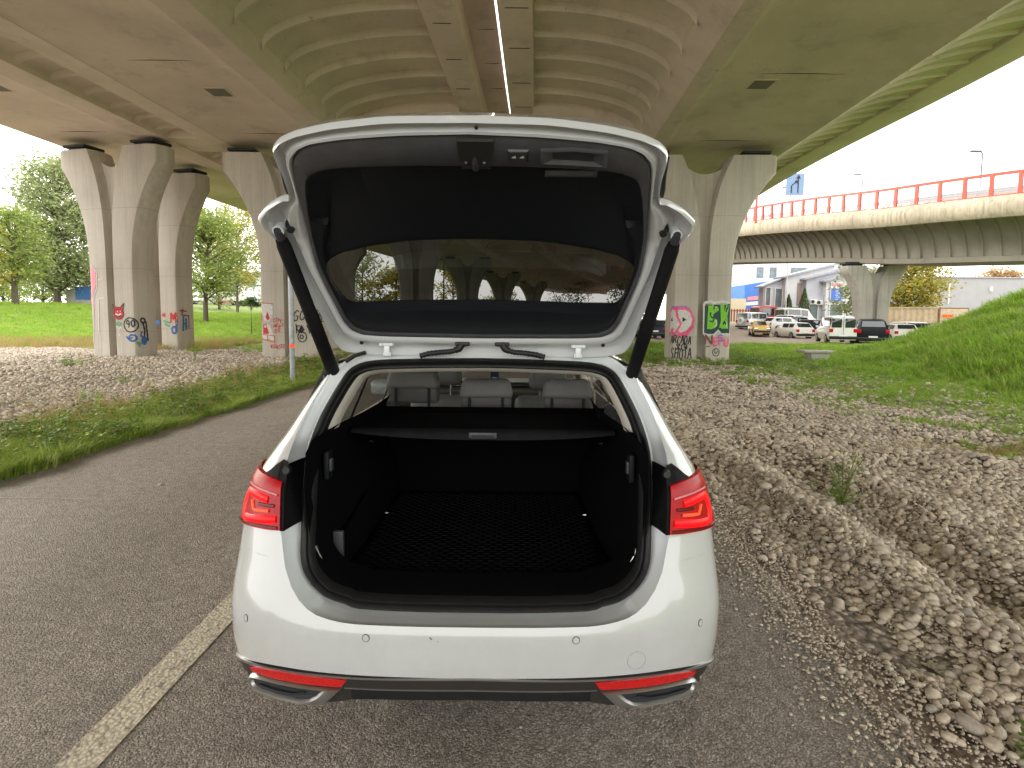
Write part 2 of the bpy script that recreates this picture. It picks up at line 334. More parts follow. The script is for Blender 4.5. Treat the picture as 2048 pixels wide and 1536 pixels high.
# ------------------------------------------------------------------ terrain
def nz(x, y, s=1., k=0.): return noise.noise(Vector((x*s, y*s, k)))
def road_l(y): return -5.0 + .03*max(0, y-6) + .0009*max(0, y-8)**2*(1 if y < 40 else 0) + (.0009*32**2 if y >= 40 else 0)
def road_r(y): return 1.52 + .06*max(0., min(y-2.7, 3.)) + .01*max(0, y-5)
def tz(x, y):
    z = 0.; rl = road_l(y); rr = road_r(y)
    if x < rl:
        s = sm((rl-x)/1.2); z += .05*s + .05*s*nz(x, y, .5)
        z += (1.6*sm((y-25)/35) + .6*sm((y-60)/28)) * sm((rl-1.5-x)/5)
        z += .9*sm((-x-30)/20)*sm((y-30)/20)
    if x > rr:
        t = x-rr; s = sm(t/.6)
        wob = .16*nz(x*.2, y, .7); rut = .08*math.exp(-((t-.85-wob)/.20)**2) - .06*math.exp(-((t-.45-wob)/.2)**2) - .07*math.exp(-((t-1.3-wob)/.22)**2) + .075*math.exp(-((t-1.8-1.3*wob)/.26)**2) - .04*math.exp(-((t-2.4)/.3)**2)
        z += s*(.04 + .13*nz(x, y, .9, 3)*sm(t/3) + .05*nz(x, y, 2.4, 5)) + rut*(1-.85*sm((y-5.)/5))
        z += .06*sm((t-3)/3)*nz(x, y, .45, 9)
        m = max(0., x-10.2-.2*max(0, y-11)+.4*nz(x, y, .3)); hm = .43*m - .26*(1-math.exp(-m/.6)) if m > 0 else 0
        z += min(5.2, hm)*(1-sm((y-19.5)/7))*(1+.05*nz(x, y, .5))
        z += .42*sm((y-48)/9) + .35*sm((y-57)/10)
    return z
def mask(x, y):   # gravel, grass, dry
    n = nz(x, y, .35, 2); n2 = nz(x, y, 1.1, 4); g = 0.; gr = 0.; d = 0.
    rl = road_l(y); rr = road_r(y)
    if x < rl+.05:
        t = rl-x; g = 1.
        wv = 1.25 + .8*n + (.3 if y > 9 else 0)
        gr = 1-sm((t-wv)/.9)
        fb = 24.5 + (5.5 if x > -13.2 else 0) + 1.2*n
        f = sm((y-fb)/1.5); gr = max(gr, f*(.4+.6*sm((y-fb-2.2)/3))); d = .9*sm((y-fb+1.5)/1.5)*(1-sm((y-fb-4)/3)); g *= 1-f
        if y > 15.5 and t < 3.2: gr = max(gr, .75*(1-sm((t-2.4)/.8)))
        d = max(d, .35*(1-sm(abs(t-wv-.6)/.6)))
        if n2 > .32: gr = max(gr, .6*sm((n2-.32)*6))
    elif x > rr-.05:
        t = x-rr; g = sm((t-.1)/.5)
        if t < 2.2 and y < 7: g *= .75+.25*sm(n2+.5)
        e = 7.3 + 1.1*n
        gr = sm((x-e)/.8)
        if y > 6: gr = max(gr, .85*sm((x-5.4)/1.)*sm((n2+.22)*4)*(1-sm((y-15)/6)))
        gr = max(gr, sm((y-17.4-.7*n)/1.5)*(.62+.5*n2))
        if y > 30: gr *= .8+.3*n
        lot = sm((y-37.)/3)*sm((x-8)/3); gr *= 1-lot; g *= 1-lot
    return (max(0, min(1, g)), max(0, min(1, gr)), max(0, min(1, d)))
def axis(lo, hi, fine):
    a = [lo]; 
    while a[-1] < hi:
        x = a[-1]; st = fine[-1][1]
        for lim, s in fine:
            if x < lim: st = s; break
        a.append(x+st)
    return a
xs = axis(-900, 900, [(-300, 120), (-60, 20), (-24, 2.5), (-9, .8), (-4.5, .35), (1.3, .8), (5., .11), (12, .3), (24, .6), (60, 3), (300, 24), (9999, 120)])
ys = axis(-60, 1500, [(-10, 10), (0, 1.5), (8, .13), (24, .4), (45, .9), (100, 4), (300, 20), (9999, 150)])
tm = MB(); rows = [[(x, y, tz(x, y) if -200 < x < 200 and y < 200 else tz(max(-200, min(200, x)), min(y, 200))) for x in xs] for y in ys]
tm.grid(rows)
go = tm.build('ground', M['ground'], smooth=180); tag(go, kind='structure')
ca = go.data.color_attributes.new('mask', 'FLOAT_COLOR', 'POINT'); buf = []
for y in ys:
    for x in xs:
        a = mask(x, y); buf += [a[0], a[1], a[2], 1.]
ca.data.foreach_set('color', buf)
# road sheet with crumbling right edge
rm = MB(); rows = []
yy = -12.
while yy < 260:
    st = .12 if yy < 8 else (.5 if yy < 40 else 6.)
    l = road_l(yy) + .05*nz(0, yy, 1.7) ; r = road_r(yy) + .07*nz(3, yy, 1.9) + .03*nz(9, yy, 7.) + .10
    rows.append([(lerp(l, r, k/14), yy, .012 + (-.010 if k in (0, 14) else 0)) for k in range(15)]); yy += st
rm.grid(rows); tag(rm.build('road', M['asphalt'], smooth=180), kind='structure')
for nm, y0, y1, xa in (('lane_marking', -8., 5.6, -1.56), ('lane_marking', 13.4, 16.6, -1.45), ('lane_marking', 24., 27., -1.3)):
    m = MB(); rows = []; y = y0
    while y <= y1+.01: rows.append([(xa-.08, y, .0165), (xa, y, .0165), (xa+.08, y, .0165)]); y += .2
    m.grid(rows); tag(m.build(nm, M['markpaint'], smooth=0), kind='structure')

m = MB(); m.grid([[(x, 4.73+.004*math.sin(x*9)-.006, .0165), (x, 4.73+.004*math.sin(x*9)+.006, .0165)] for x in [-4.9+.1*k for k in range(13)]]); tag(m.build('pale_joint_line', simple('pale_joint', (.50, .44, .34), .8), smooth=0), kind='structure')

# ------------------------------------------------------------------ viaduct decks (swept along a gently curving axis)
def ax(y): return .043*y + .0016*max(0, y-20)**2
YS2 = [-14+2*k for k in range(23)] + [34+4.5*k for k in range(26)]
YS = [-14, -10, -6, 0, 6, 12, 18, 20.2] + [20.2+4.5*k for k in range(1, 29)]
ZT = 10.0
def sweep(mb, prof, ys=YS, closed=False, dz=0.):
    mb.grid([[(x+ax(y), y, z+dz) for x, z in prof] for y in ys], closed=closed)
def arc(x0, x1, z0, z1, rise, n=14):
    return [(lerp(x0, x1, .5-.5*math.cos(math.pi*k/n)), lerp(z0, z1, .5-.5*math.cos(math.pi*k/n)) + rise*math.sin(math.pi*k/n)) for k in range(n+1)]
def ribs(mb, a, y0, y1, st, wd=.13, dp=.20):
    y = y0
    while y < y1:
        for (xa, za), (xb, zb) in zip(a, a[1:]):
            na = Vector((zb-za, 0, -(xb-xa))); na.normalize(); 
            if na.z > 0: na = -na
            xo = lambda x: (.55*sm((29-y)/13)*sm((x-9.35)/2.) if x > 9.35 else 0); xa += xo(xa); xb += xo(xb); c = [(xa+ax(y), y-wd/2, za+.02), (xb+ax(y), y-wd/2, zb+.02), (xb+ax(y), y+wd/2, zb+.02), (xa+ax(y), y+wd/2, za+.02)]
            d = [(p[0], p[1]+(.03 if i < 2 else -.03), p[2]-.02-dp) for i, p in enumerate(c)]
            mb.add(c+d, [(4, 5, 6, 7), (0, 1, 5, 4), (2, 3, 7, 6)])
        y += st
def box_soffit(x0, x1, z=7.9, dip=.10):      # shallow trough between two beams
    wd = x1-x0
    return [(x0, z), (x0+.12, z+.03), (x0+.5, z+dip), (x0+wd*.5, z+dip+.03), (x1-.5, z+dip), (x1-.12, z+.03), (x1, z)]
S = 7.9
vA2 = arc(-13.32, -12.13, S+.12, S+.12, .22)
def qarc(xs, zs, xe, ze, n=14): return [(xs+(xe-xs)*(1-math.cos(math.pi/2*k/n)), zs+(ze-zs)*math.sin(math.pi/2*k/n)) for k in range(n+1)]
vA1 = qarc(-6.84, S+.42, -2.96, S+1.45)
vB1 = qarc(3.50, S+.42, -.17, S+1.45)[::-1]
vB2 = [(lerp(9.3, 11.45, k/8), lerp(S+.10, S+1.06, k/8)+.22*math.sin(math.pi*k/8)) for k in range(9)]
profA = [(-18.4, S+1.5), (-18.45, S+.9), (-18.35, S+.25), (-18.2, S+.05)] + box_soffit(-18.0, -14.25) + [(-14.2, S-.03), (-13.34, S-.03)] + vA2 + \
        [(-12.11, S-.02), (-11.42, S-.02)] + box_soffit(-11.4, -7.8) + [(-7.77, S-.06), (-7.03, S-.06), (-6.86, S+.40)] + vA1 + \
        [(-2.94, S+1.22), (-2.90, S+1.2), (-2.08, S+1.2), (-2.04, S+1.25), (-2.02, S+1.85), (-1.20, S+1.88)]
profB = [(-1.09, S+1.85), (-1.05, S+1.25), (-.97, S+1.2), (-.20, S+1.2), (-.18, S+1.22)] + vB1 + [(3.52, S+.38), (4.0, S-.02), (4.5, S-.05)] + box_soffit(4.6, 9.1) + \
        [(9.2, S)] + vB2 + [(11.47, S+.98), (11.50, S+.95), (12.6, S+1.0), (12.95, S+1.15), (13.1, S+1.5), (13.12, S+2.0), (13.0, S+2.4)]
def make_deck(prof, label, x0, x1):
    root = empty('viaduct_deck', (lerp(x0, x1, .5), 0, 0), label, 'bridge deck')
    return root
dA = empty('viaduct_deck', (-9.8, 0, 0), 'left concrete flyover deck overhead with one wide ribbed vault and a narrow ribbed strip', 'bridge deck')
dB = empty('viaduct_deck', (5.5, 0, 0), 'right concrete flyover deck overhead with cantilevered ribbed edge, beyond the bright slit', 'bridge deck')
def part(mb, name, mat, root, **k):
    mb.v = [(x-root.location.x, y-root.location.y, z-root.location.z) for x, y, z in mb.v]; return mb.build(name, mat, root, **k)
def has(o, xlo, xhi): return [p for p in o if xlo <= p[0] <= xhi]
def is_vault(i, prof, vs): return any(prof[i] in v and prof[i+1] in v for v in vs)
for prof, root, vs, top in ((profA, dA, (vA2, vA1), 0), (profB, dB, (vB1, vB2), 1)):
    run = []; kind = None
    g = MB(); v = MB()
    for i in range(len(prof)-1):
        k = is_vault(i, prof, vs); (v if k else g).grid([[(p[0]+ax(y)+(.55*sm((29-y)/13)*sm((p[0]-9.35)/2.) if p[0] > 9.35 else 0), y, p[1]) for p in prof[i:i+2]] for y in YS2])
    for a in vs: ribs(v, a, -9.6, 72., *((1.25, .13, .20) if a not in (vA2, vB2) else ((1.05, .22, .11) if a is vA2 else (.80, .07, .10))))
    # closed upper side keeps the daylight out
    cov = [(-18.4, S+1.5), (-18.4, ZT+.5), (-2.6, ZT+.5), (-1.9, S+2.0), (-1.20, S+1.96), (-1.20, S+1.88)] if top == 0 else [(-1.09, S+1.85), (-1.09, S+1.95), (-.8, S+2.), (0, ZT+.5), (13.3, ZT+.5), (13.2, S+2.4)]
    g.grid([[(x+ax(y), y, z) for x, z in cov] for y in YS])
    part(v, 'ribbed_vault', M['vault'], root, weld=.001, smooth=30)
    # cross beams over the piers
    for y0 in (20.3, 23.4, 36.5, 57., 75.):
        spans = ((-13.4, -12.05, .75), (-6.9, -2.9, 1.15)) if root is dA else ((-.25, 3.6, 1.15),)
        for a, b, zc in spans:
            x = ax(y0+.8); g.box(((a+b)/2+x, y0+.8, S+zc), (b-a, 1.6, 1.46))
    part(g, 'girder', M['deck'], root, weld=.001, smooth=28)
    # hatch recesses
    for xh, yh in (((-9.23, 16.4), (-15.5, 16.2)) if root is dA else ((6.02, 15.5), (6.4, 33.))):
        h = MB(); c = (xh+ax(yh), yh)
        for sx, sy, wx, wy in ((0, .31, .66, .05), (0, -.31, .66, .05), (.31, 0, .05, .58), (-.31, 0, .05, .58)):
            h.box((c[0]+sx, c[1]+sy, S+.118), (wx, wy, .03))
        part(h, 'hatch_rim', M['deck'], root, smooth=0)
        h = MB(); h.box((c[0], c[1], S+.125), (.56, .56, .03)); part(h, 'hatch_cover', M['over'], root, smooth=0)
# joints across the slabs
for root, spans in ((dA, ((-11.3, -8.0), (-2.85, -2.15), (-1.98, -1.3), (-17.8, -14.4))), (dB, ((-.9, -.25), (4.7, 9.0)))):
    j = MB()
    for a, b in spans:
        st = 1.2 if b-a < .5 else (2.1 if b-a < 1 else 5.5)
        y = 3. + (a % 1.3)
        while y < 34:
            z = S+.118 if b-a > 2 else (S+1.865 if a == -1.98 else S+1.19)
            j = MB(); j.box(((a+b)/2+ax(y), y+.1*math.sin(y*7), z), ((b-a)*(.5+.5*abs(math.sin(y*3))), .012, .014)); y += st
            part(j, 'slab_joint', M['g_black'], root, smooth=0)

# ------------------------------------------------------------------ piers
def pier_mesh(W=1.08, D=1.3, H0=7.58, top=2.5, flare0=3.0, fl1=7.0):
    m = MB()
    zs = [-.6, 0, .95, .97, 2.2, flare0] + [flare0+(fl1-flare0)*k/12 for k in range(1, 13)] + [H0-.02, H0]
    def F(z): return 0 if z < flare0 else min(1, (z-flare0)/(fl1-flare0))**2.5
    def WI(z): return .17+(top*.36-.17)*(min(1, max(0, (z-flare0)/(H0-flare0)))**3.2)
    for s in (1, -1):
        rows = []
        for z in zs:
            f = F(z); wo = W+(top-W)*f; wi = WI(z); d = D/2; c = .12+.16*f
            if z > fl1: wo -= .0
            p = [(wi, -d), (wo-c*1.6, -d), (wo-c*.5, -d+c*.35), (wo, -d+c*1.3), (wo+.04, 0), (wo, d-c*1.3), (wo-c*.5, d-c*.35), (wo-c*1.6, d), (wi, d), (wi-.02-.10*f, d-.3), (wi-.02-.10*f, -d+.3)]
            rows.append([(s*x, y, z) for x, y in p])
        m.grid(rows, closed=True, flip=s < 0)
        m.add(rows[-1], [tuple(range(11))])
        # web half, ending in a round saddle
        zb = H0-.85; yw = D/2-.3
        web = [(WI(z)+.15, z) for z in zs if z < zb] + [(WI(H0)+.1, zb)]
        for yy in (-yw, yw): m.grid([[(s*x, yy, z), (0, yy, z)] for x, z in web])
        n = 10; xe = WI(H0)+.1
        fan = [(s*xe*(1-k/n), H0-.10-.52*math.sin(math.pi/2*k/n)) for k in range(n+1)]
        for yy in (-yw, yw): m.grid([[(x, yy, z) for x, z in fan], [(x, yy, zb) for x, z in fan]])
        m.grid([[(x, -yw, z) for x, z in fan], [(x, yw, z) for x, z in fan]])
    return m
def pier_front(s, z, W=1.08, D=1.3, off=.012):
    """point on the pier's plan outline: s runs along the front face from its left end (-W) to the right end (W) then round the side"""
    c = .12; d = D/2
    pl = [(-W-.04, 0), (-W, -d+c*1.3), (-W+c*.5, -d+c*.35), (-W+c*1.6, -d), (-.17, -d), (.17, -d), (W-c*1.6, -d), (W-c*.5, -d+c*.35), (W, -d+c*1.3), (W+.04, 0), (W, d-c*1.3)]
    acc = -(W) - math.dist(pl[0], pl[1]) + .0
    acc = -W-(D/2-.2)
    for a, b in zip(pl, pl[1:]):
        L = math.dist(a, b)
        if s <= acc+L or b is pl[-1]:
            k = (s-acc)/L; x = lerp(a[0], b[0], k); y = lerp(a[1], b[1], k); n = Vector((b[1]-a[1], -(b[0]-a[0]), 0)).normalized()
            return (x+n.x*off, y+n.y*off, z)
        acc += L
PIERS = {}
proto = pier_mesh()
def make_pier(key, loc, rz, label, mat='pier', W=1.08, D=1.3, top=2.5, H0=7.58):
    root = empty('bridge_pier', loc, label, 'bridge pier', 'flared concrete bridge piers', rz)
    pier_mesh(W, D, H0, top, 3.0*H0/7.58, 7.0*H0/7.58).build('column', M[mat], root, smooth=40)
    for s in (-1, 1):
        b = MB(); b.box((s*(top-.75), 0, H0+.06), (.66, .62, .12)); b.box((s*(top-.75), 0, H0+.17), (1.0, .8, .09))
        b.build('bearing', M['g_black'], root, smooth=0)
    PIERS[key] = (root, W, D); return root
make_pier('R', (7.06, 21.1, 0), R(-2), 'graffiti pier with big pink and white letters over black script, right of the car', top=2.6)
make_pier('M', (-8.40, 21.35, 0), R(0), 'flared pier with red drawings and black script, partly behind the raised tailgate')
make_pier('L', (-14.6, 20.75, 0), R(-14), 'foremost left pier with tall pink letter and red horned face', W=1.02, D=1.0, top=2.3)
make_pier('LB', (-15.45, 24.7, 0), R(-14), 'left pier with red and blue tags standing right behind the foremost left pier', W=1.02, D=1.0, top=2.25)
make_pier('MB', (-8.45, 25.4, 0), R(0), 'pier directly behind the one with red drawings, seen through the tinted rear window')
make_pier('C1', (-6.5, 37.5, 0), R(5), 'broad pier seen left of centre through the raised tinted window', 'pier2')
make_pier('C2', (-15.2, 48., 0), R(5), 'pier at the left end of the raised tinted window', 'pier2')
make_pier('C3', (-4.75, 58., 0), R(6), 'pier with round saddle in the middle of the raised tinted window', 'pier2')
make_pier('C4', (-1.4, 76., 0), R(8), 'small pier right of the central one in the raised tinted window', 'pier2')
make_pier('C5', (3.6, 97., 0), R(10), 'farthest small pier seen through the raised tinted window', 'pier2')

# graffiti strokes -----------------------------------------------------------
GL = {  # stroke letters in a unit box
 'A': [[(0, 0), (.45, 1), (.55, 1), (1, 0)], [(.2, .4), (.8, .4)]], 'R': [[(0, 0), (.05, 1), (.7, .95), (.8, .7), (.6, .5), (.1, .5)], [(.4, .5), (.95, 0)]],
 'C': [[(.95, .85), (.6, 1), (.2, .85), (0, .5), (.2, .1), (.6, 0), (.95, .15)]], 'D': [[(0, 0), (0, 1), (.6, .9), (.95, .5), (.6, .05), (0, 0)]],
 'X': [[(0, 0), (1, 1)], [(0, 1), (1, 0)]], 'S': [[(.9, .85), (.55, 1), (.15, .85), (.2, .6), (.75, .4), (.85, .15), (.45, 0), (.05, .15)]],
 'H': [[(.05, 0), (.1, 1)], [(.85, 0), (.9, 1)], [(.05, .5), (.9, .5)]], 'O': [[(.5, 0), (.1, .2), (0, .6), (.3, 1), (.75, .95), (1, .5), (.8, .1), (.5, 0)]],
 'T': [[(0, .95), (1, 1)], [(.5, 1), (.5, 0)]], 'U': [[(0, 1), (.05, .2), (.5, 0), (.9, .2), (.95, 1)]], 'K': [[(0, 0), (.05, 1)], [(.9, 1), (.08, .45), (.95, 0)]],
 'G': [[(.9, .85), (.5, 1), (.1, .75), (0, .35), (.3, 0), (.8, .05), (.9, .45), (.5, .45)]], 'M': [[(0, 0), (.1, 1), (.5, .4), (.9, 1), (1, 0)]],
 'E': [[(.9, 1), (0, .95), (0, 0), (.9, .05)], [(0, .5), (.7, .5)]], 'N': [[(0, 0), (.05, 1), (.9, 0), (.95, 1)]], 'Y': [[(0, 1), (.5, .5), (1, 1)], [(.5, .5), (.4, 0)]],
 'B': [[(0, 0), (0, 1), (.7, .9), (.7, .6), (.1, .5), (.85, .35), (.8, .05), (0, 0)]], '9': [[(.85, .6), (.5, .45), (.1, .6), (.15, .9), (.5, 1), (.85, .85), (.85, .4), (.6, 0)]],
 '0': [[(.5, 0), (.1, .3), (.1, .75), (.5, 1), (.85, .75), (.85, .3), (.5, 0)]], 'P': [[(0, 0), (0, 1), (.8, .9), (.8, .55), (0, .5)]], 'V': [[(0, 1), (.5, 0), (1, 1)]], 'Z': [[(0, 1), (1, 1), (0, 0), (1, 0)]], 'L': [[(0, 1), (0, 0), (1, 0)]], 'I': [[(.5, 0), (.5, 1)]], ' ': []}
def densify(pl, step=.05):
    out = [pl[0]]
    for a, b in zip(pl, pl[1:]):
        n = max(1, int(math.dist(a, b)/step))
        for k in range(1, n+1): out.append((lerp(a[0], b[0], k/n), lerp(a[1], b[1], k/n)))
    return out
def graffiti(key, mat, strokes, wd, off=.012, fills=(), name='graffiti', label=None):
    root, W, D = PIERS[key]; m = MB()
    if key in ('L', 'LB'):
        q = lambda p: (.16+(p[0]-.36)*1.12, p[1]*1.03) if p[0] > 0 else p
        strokes = [[q(p) for p in s_] for s_ in strokes]; fills = [[q(p) for p in s_] for s_ in fills]; wd *= 1.25
    if key == 'R':
        q = lambda p: (-.17+(p[0]+.17)*.80, p[1]) if p[0] < 0 else p
        strokes = [[q(p) for p in s_] for s_ in strokes]; fills = [[q(p) for p in s_] for s_ in fills]
    for st in strokes:
        st = densify(st, .04); n = len(st)
        if n < 2: continue
        rows = []
        for i, p in enumerate(st):
            a = st[max(0, i-1)]; b = st[min(n-1, i+1)]; t = Vector((b[0]-a[0], b[1]-a[1])); 
            if t.length < 1e-6: continue
            t.normalize(); q = Vector((-t.y, t.x))*wd/2*(1+.18*math.sin(i*1.7))
            rows.append([pier_front(p[0]+q.x, p[1]+q.y, W, D, off), pier_front(p[0]-q.x, p[1]-q.y, W, D, off)])
        m.grid(rows)
    for poly in fills:
        # fill polygon with thin horizontal spans (rasterised) so it follows the surface
        zlo = min(p[1] for p in poly); zhi = max(p[1] for p in poly); st = .03; z = zlo
        while z < zhi:
            zc = z+st/2; xsn = []
            for (x0, z0), (x1, z1) in zip(poly, poly[1:]+poly[:1]):
                if (z0 <= zc) != (z1 <= zc): xsn.append(lerp(x0, x1, (zc-z0)/(z1-z0)))
            xsn.sort()
            for a, b in zip(xsn[::2], xsn[1::2]):
                k = max(1, int((b-a)/.08))
                m.grid([[pier_front(lerp(a, b, i/k), z, W, D, off) for i in range(k+1)], [pier_front(lerp(a, b, i/k), z+st, W, D, off) for i in range(k+1)]])
            z += st
    o = m.build(name, M[mat], root, smooth=0)
    if label: o['label'] = label
    return o
def word(t, x, z, h, adv, slant=0., wv=.03):
    out = []
    for i, c in enumerate(t):
        dz = wv*math.sin(i*2.3)
        for s in GL[c]: out.append([(x+i*adv+p[0]*adv*.78+p[1]*h*slant, z+dz+p[1]*h) for p in s])
    return out
def ell(cx, cz, rx, rz, n=28, a0=0, a1=360): return [(cx+rx*math.cos(R(lerp(a0, a1, k/n))), cz+rz*math.sin(R(lerp(a0, a1, k/n)))) for k in range(n+1)]
# right pier (s from about -1.5 on its left side to 1.08)
Dsh = [(-.78, 2.02), (-.45, 2.05), (-.12, 1.95), (.06-.25, 1.62), (-.22, 1.5), (-.45, 1.22), (-.80, 1.10), (-.95, 1.25), (-.80, 1.45)]
AD = [(-1.5, 1.08), (-1.42, 1.9), (-1.25, 2.02), (-1.0, 2.02), (-.6, 2.04), (-.36, 1.9), (-.22, 1.62), (-.28, 1.38), (-.5, 1.16), (-.82, 1.06), (-.95, 1.25), (-1.08, 1.05), (-1.2, 1.28), (-1.35, 1.0)]
graffiti('R', 'g_purple', [[(p[0]-.01, p[1]+.05) for p in AD[1:6]]], .09, .010)
graffiti('R', 'g_pink', [AD + [AD[0]], [(-1.0, 2.02), (-.98, 1.75), (-.78, 1.45), (-.95, 1.25)], [(-.95, 1.0), (-.5, 1.06), (-.2, 1.4)]], .10, .012)
graffiti('R', 'g_white', [], .03, .015, [[(p[0]*.93-.06, (p[1]-1.5)*.88+1.52) for p in AD]])
graffiti('R', 'g_pink', [[(-1.0, 1.98), (-.98, 1.75), (-.78, 1.45), (-.92, 1.25)], [(-1.08, 1.05), (-1.2, 1.28), (-1.35, 1.0)]], .075, .018)
graffiti('R', 'g_black', [], .03, .021, [[(-.72, 1.52), (-.72, 1.72), (-.55, 1.62)], [(-1.28, 1.56), (-1.15, 1.56), (-1.21, 1.72)]])
graffiti('R', 'g_black', word('ARCADA', -1.26, .72, .30, .165, .1) + word('SHOTA', -1.22, .16, .40, .20, .05) + word('X', -.95, .5, .2, .2) + [ell(-.60, .60, .13, .12), ell(-.55, .66, .05, .07)], .038, .014)
graffiti('R', 'g_black', [[(-1.42, .95), (-1.38, .6), (-1.42, .35), (-1.36, .25), (-1.44, .12)]], .018, .014)
UK = [(.20, 1.16), (.18, 2.12), (.32, 2.22), (.98, 2.2), (1.16, 2.12), (1.12, 1.16), (.75, 1.3)]
graffiti('R', 'g_white', [[(.20, 1.08), (.17, 2.24), (.42, 2.30), (.5, 2.24), (.8, 2.30), (1.1, 2.26)], [(.20, 1.08), (.55, 1.06), (.72, 1.26), (.86, 1.08), (1.12, 1.10)]], .09, .012)
graffiti('R', 'g_dgreen', [], .03, .014, [[(.20, 1.12), (.19, 2.16), (1.14, 2.2), (1.14, 1.14), (.85, 1.12), (.72, 1.27), (.55, 1.1)]])
graffiti('R', 'g_green', [], .03, .017, [[(.30, 1.28), (.32, 2.14), (.52, 2.18), (.50, 1.98), (.66, 2.12), (.72, 1.98), (.52, 1.84), (.50, 1.72), (.66, 1.62), (.68, 1.42), (.58, 1.3)], [(.74, 1.32), (.80, 1.6), (.76, 2.16), (.90, 2.16), (.92, 1.9), (.97, 2.16), (1.10, 2.16), (1.02, 1.75), (1.08, 1.3)]])
graffiti('R', 'g_dgreen', [[(.40, 1.9), (.42, 1.75), (.55, 1.66), (.50, 1.55), (.38, 1.58)], [(.88, 1.45), (.93, 1.58), (.98, 1.45)]], .05, .020)
graffiti('R', 'g_white', [[(.62, 1.62), (.64, 1.45), (.58, 1.36)], [(1.02, 1.5), (1.0, 1.36)], [(.55, 2.08), (.62, 2.1)]], .035, .022)
graffiti('R', 'g_brown', word('N', .25, .72, .34, .34), .07, .014)
graffiti('R', 'g_pink', word('EPU', .56, .66, .30, .20), .065, .014)
graffiti('R', 'g_purple', word('S', .70, .82, .25, .26), .05, .016)
graffiti('R', 'g_black', [ell(.66, .42, .12, .14), [(.60, .46), (.65, .36), (.73, .46)], [(.60, .5), (.63, .52)], [(.3, .62), (.45, .65)]], .026, .014)
# foremost left pier: tall pink letter on the left lobe, horned face + 90 on the right lobe
graffiti('L', 'g_lpink', [], .03, .012, [[(-1.0, .3), (-.96, 3.25), (-.82, 3.42), (-.52, 3.1), (-.54, 2.65), (-.74, 2.2), (-.78, 1.3), (-.88, .5)]])
graffiti('L', 'g_white', [[(-.98, 3.3), (-.82, 3.46), (-.48, 3.12), (-.50, 2.6), (-.70, 2.18), (-.74, 1.3), (-.84, .5)], [(-.2, 2.9), (-.42, 2.85)], [(-.2, 2.2), (-.46, 2.15), (-.50, .9)]], .035, .014)
graffiti('L', 'g_red', [ell(.62, 1.58, .19, .2), [(.5, 1.72), (.75, 1.72)]], .05, .014, [ell(.62, 1.6, .18, .18)[:-1], [(.44, 1.72), (.38, 1.9), (.54, 1.78)], [(.68, 1.78), (.84, 1.94), (.80, 1.7)]])
graffiti('L', 'g_black', [[(.46, 1.74), (.38, 1.9), (.53, 1.8), (.7, 1.79), (.86, 1.95), (.8, 1.72), (.82, 1.5), (.66, 1.38), (.52, 1.44), (.44, 1.6), (.46, 1.74)], [(.5, 1.52), (.62, 1.46), (.74, 1.52)]], .025, .018)
graffiti('L', 'g_white', [[(.50, 1.56), (.62, 1.52), (.74, 1.57)], [(.58, 1.65), (.6, 1.66)], [(.70, 1.65), (.72, 1.66)]], .04, .020)
graffiti('L', 'g_black', word('90', .92, 1.08, .26, .17) + [ell(1.06, 1.18, .24, .25)], .035, .014)
graffiti('L', 'g_black', [ell(1.45, 1.34, .07, .08), [(1.45, 1.25), (1.5, 1.0), (1.48, .75)], [(1.55, 1.3), (1.6, .6)]], .05, .014)
graffiti('L', 'g_blue', [ell(1.12, .72, .12, .11), [(.9, .78), (.98, .66), (1.12, .74)], [(1.4, .95), (1.36, .8), (1.5, .7)]], .05, .014, [ell(1.47, .62, .1, .16)[:-1]])
graffiti('L', 'g_lime', [], .04, .016, [ell(.60, 1.22, .1, .07)[:-1], [(1.2, .6), (1.4, .55), (1.3, .38)]])
graffiti('L', 'g_white', [[(.5, 1.08), (.56, 1.12), (.62, 1.02), (.68, 1.12), (.72, 1.04)], [(.6, 1.), (.62, .78)]], .03, .015)
graffiti('LB', 'g_red', word('M', .95, 1.2, .42, .3), .08, .014, [[(.52, 1.48), (.7, 1.45), (.68, 1.62), (.55, 1.6)]])
graffiti('LB', 'g_brown', [[(1.3, 1.72), (1.6, 1.7)], [(1.4, 1.6), (1.42, 1.8)], [(1.35, 1.55), (1.7, 1.5), (1.68, .95)]], .05, .014)
graffiti('LB', 'g_blue', [ell(1.08, .9, .09, .14), [(1.16, 1.0), (1.2, 1.3)], [(1.45, 1.5), (1.42, .85)], [(1.55, 1.4), (1.55, .9)]], .07, .014)
graffiti('LB', 'g_blue', [], .07, .014, [[(.1, 1.12), (.42, 1.12), (.4, 1.34), (.12, 1.3)]])
graffiti('LB', 'g_lime', [[(.6, 1.28), (.9, 1.2)], [(.65, 1.15), (.9, 1.05)], [(1.45, 1.2), (1.6, 1.0)]], .07, .012)
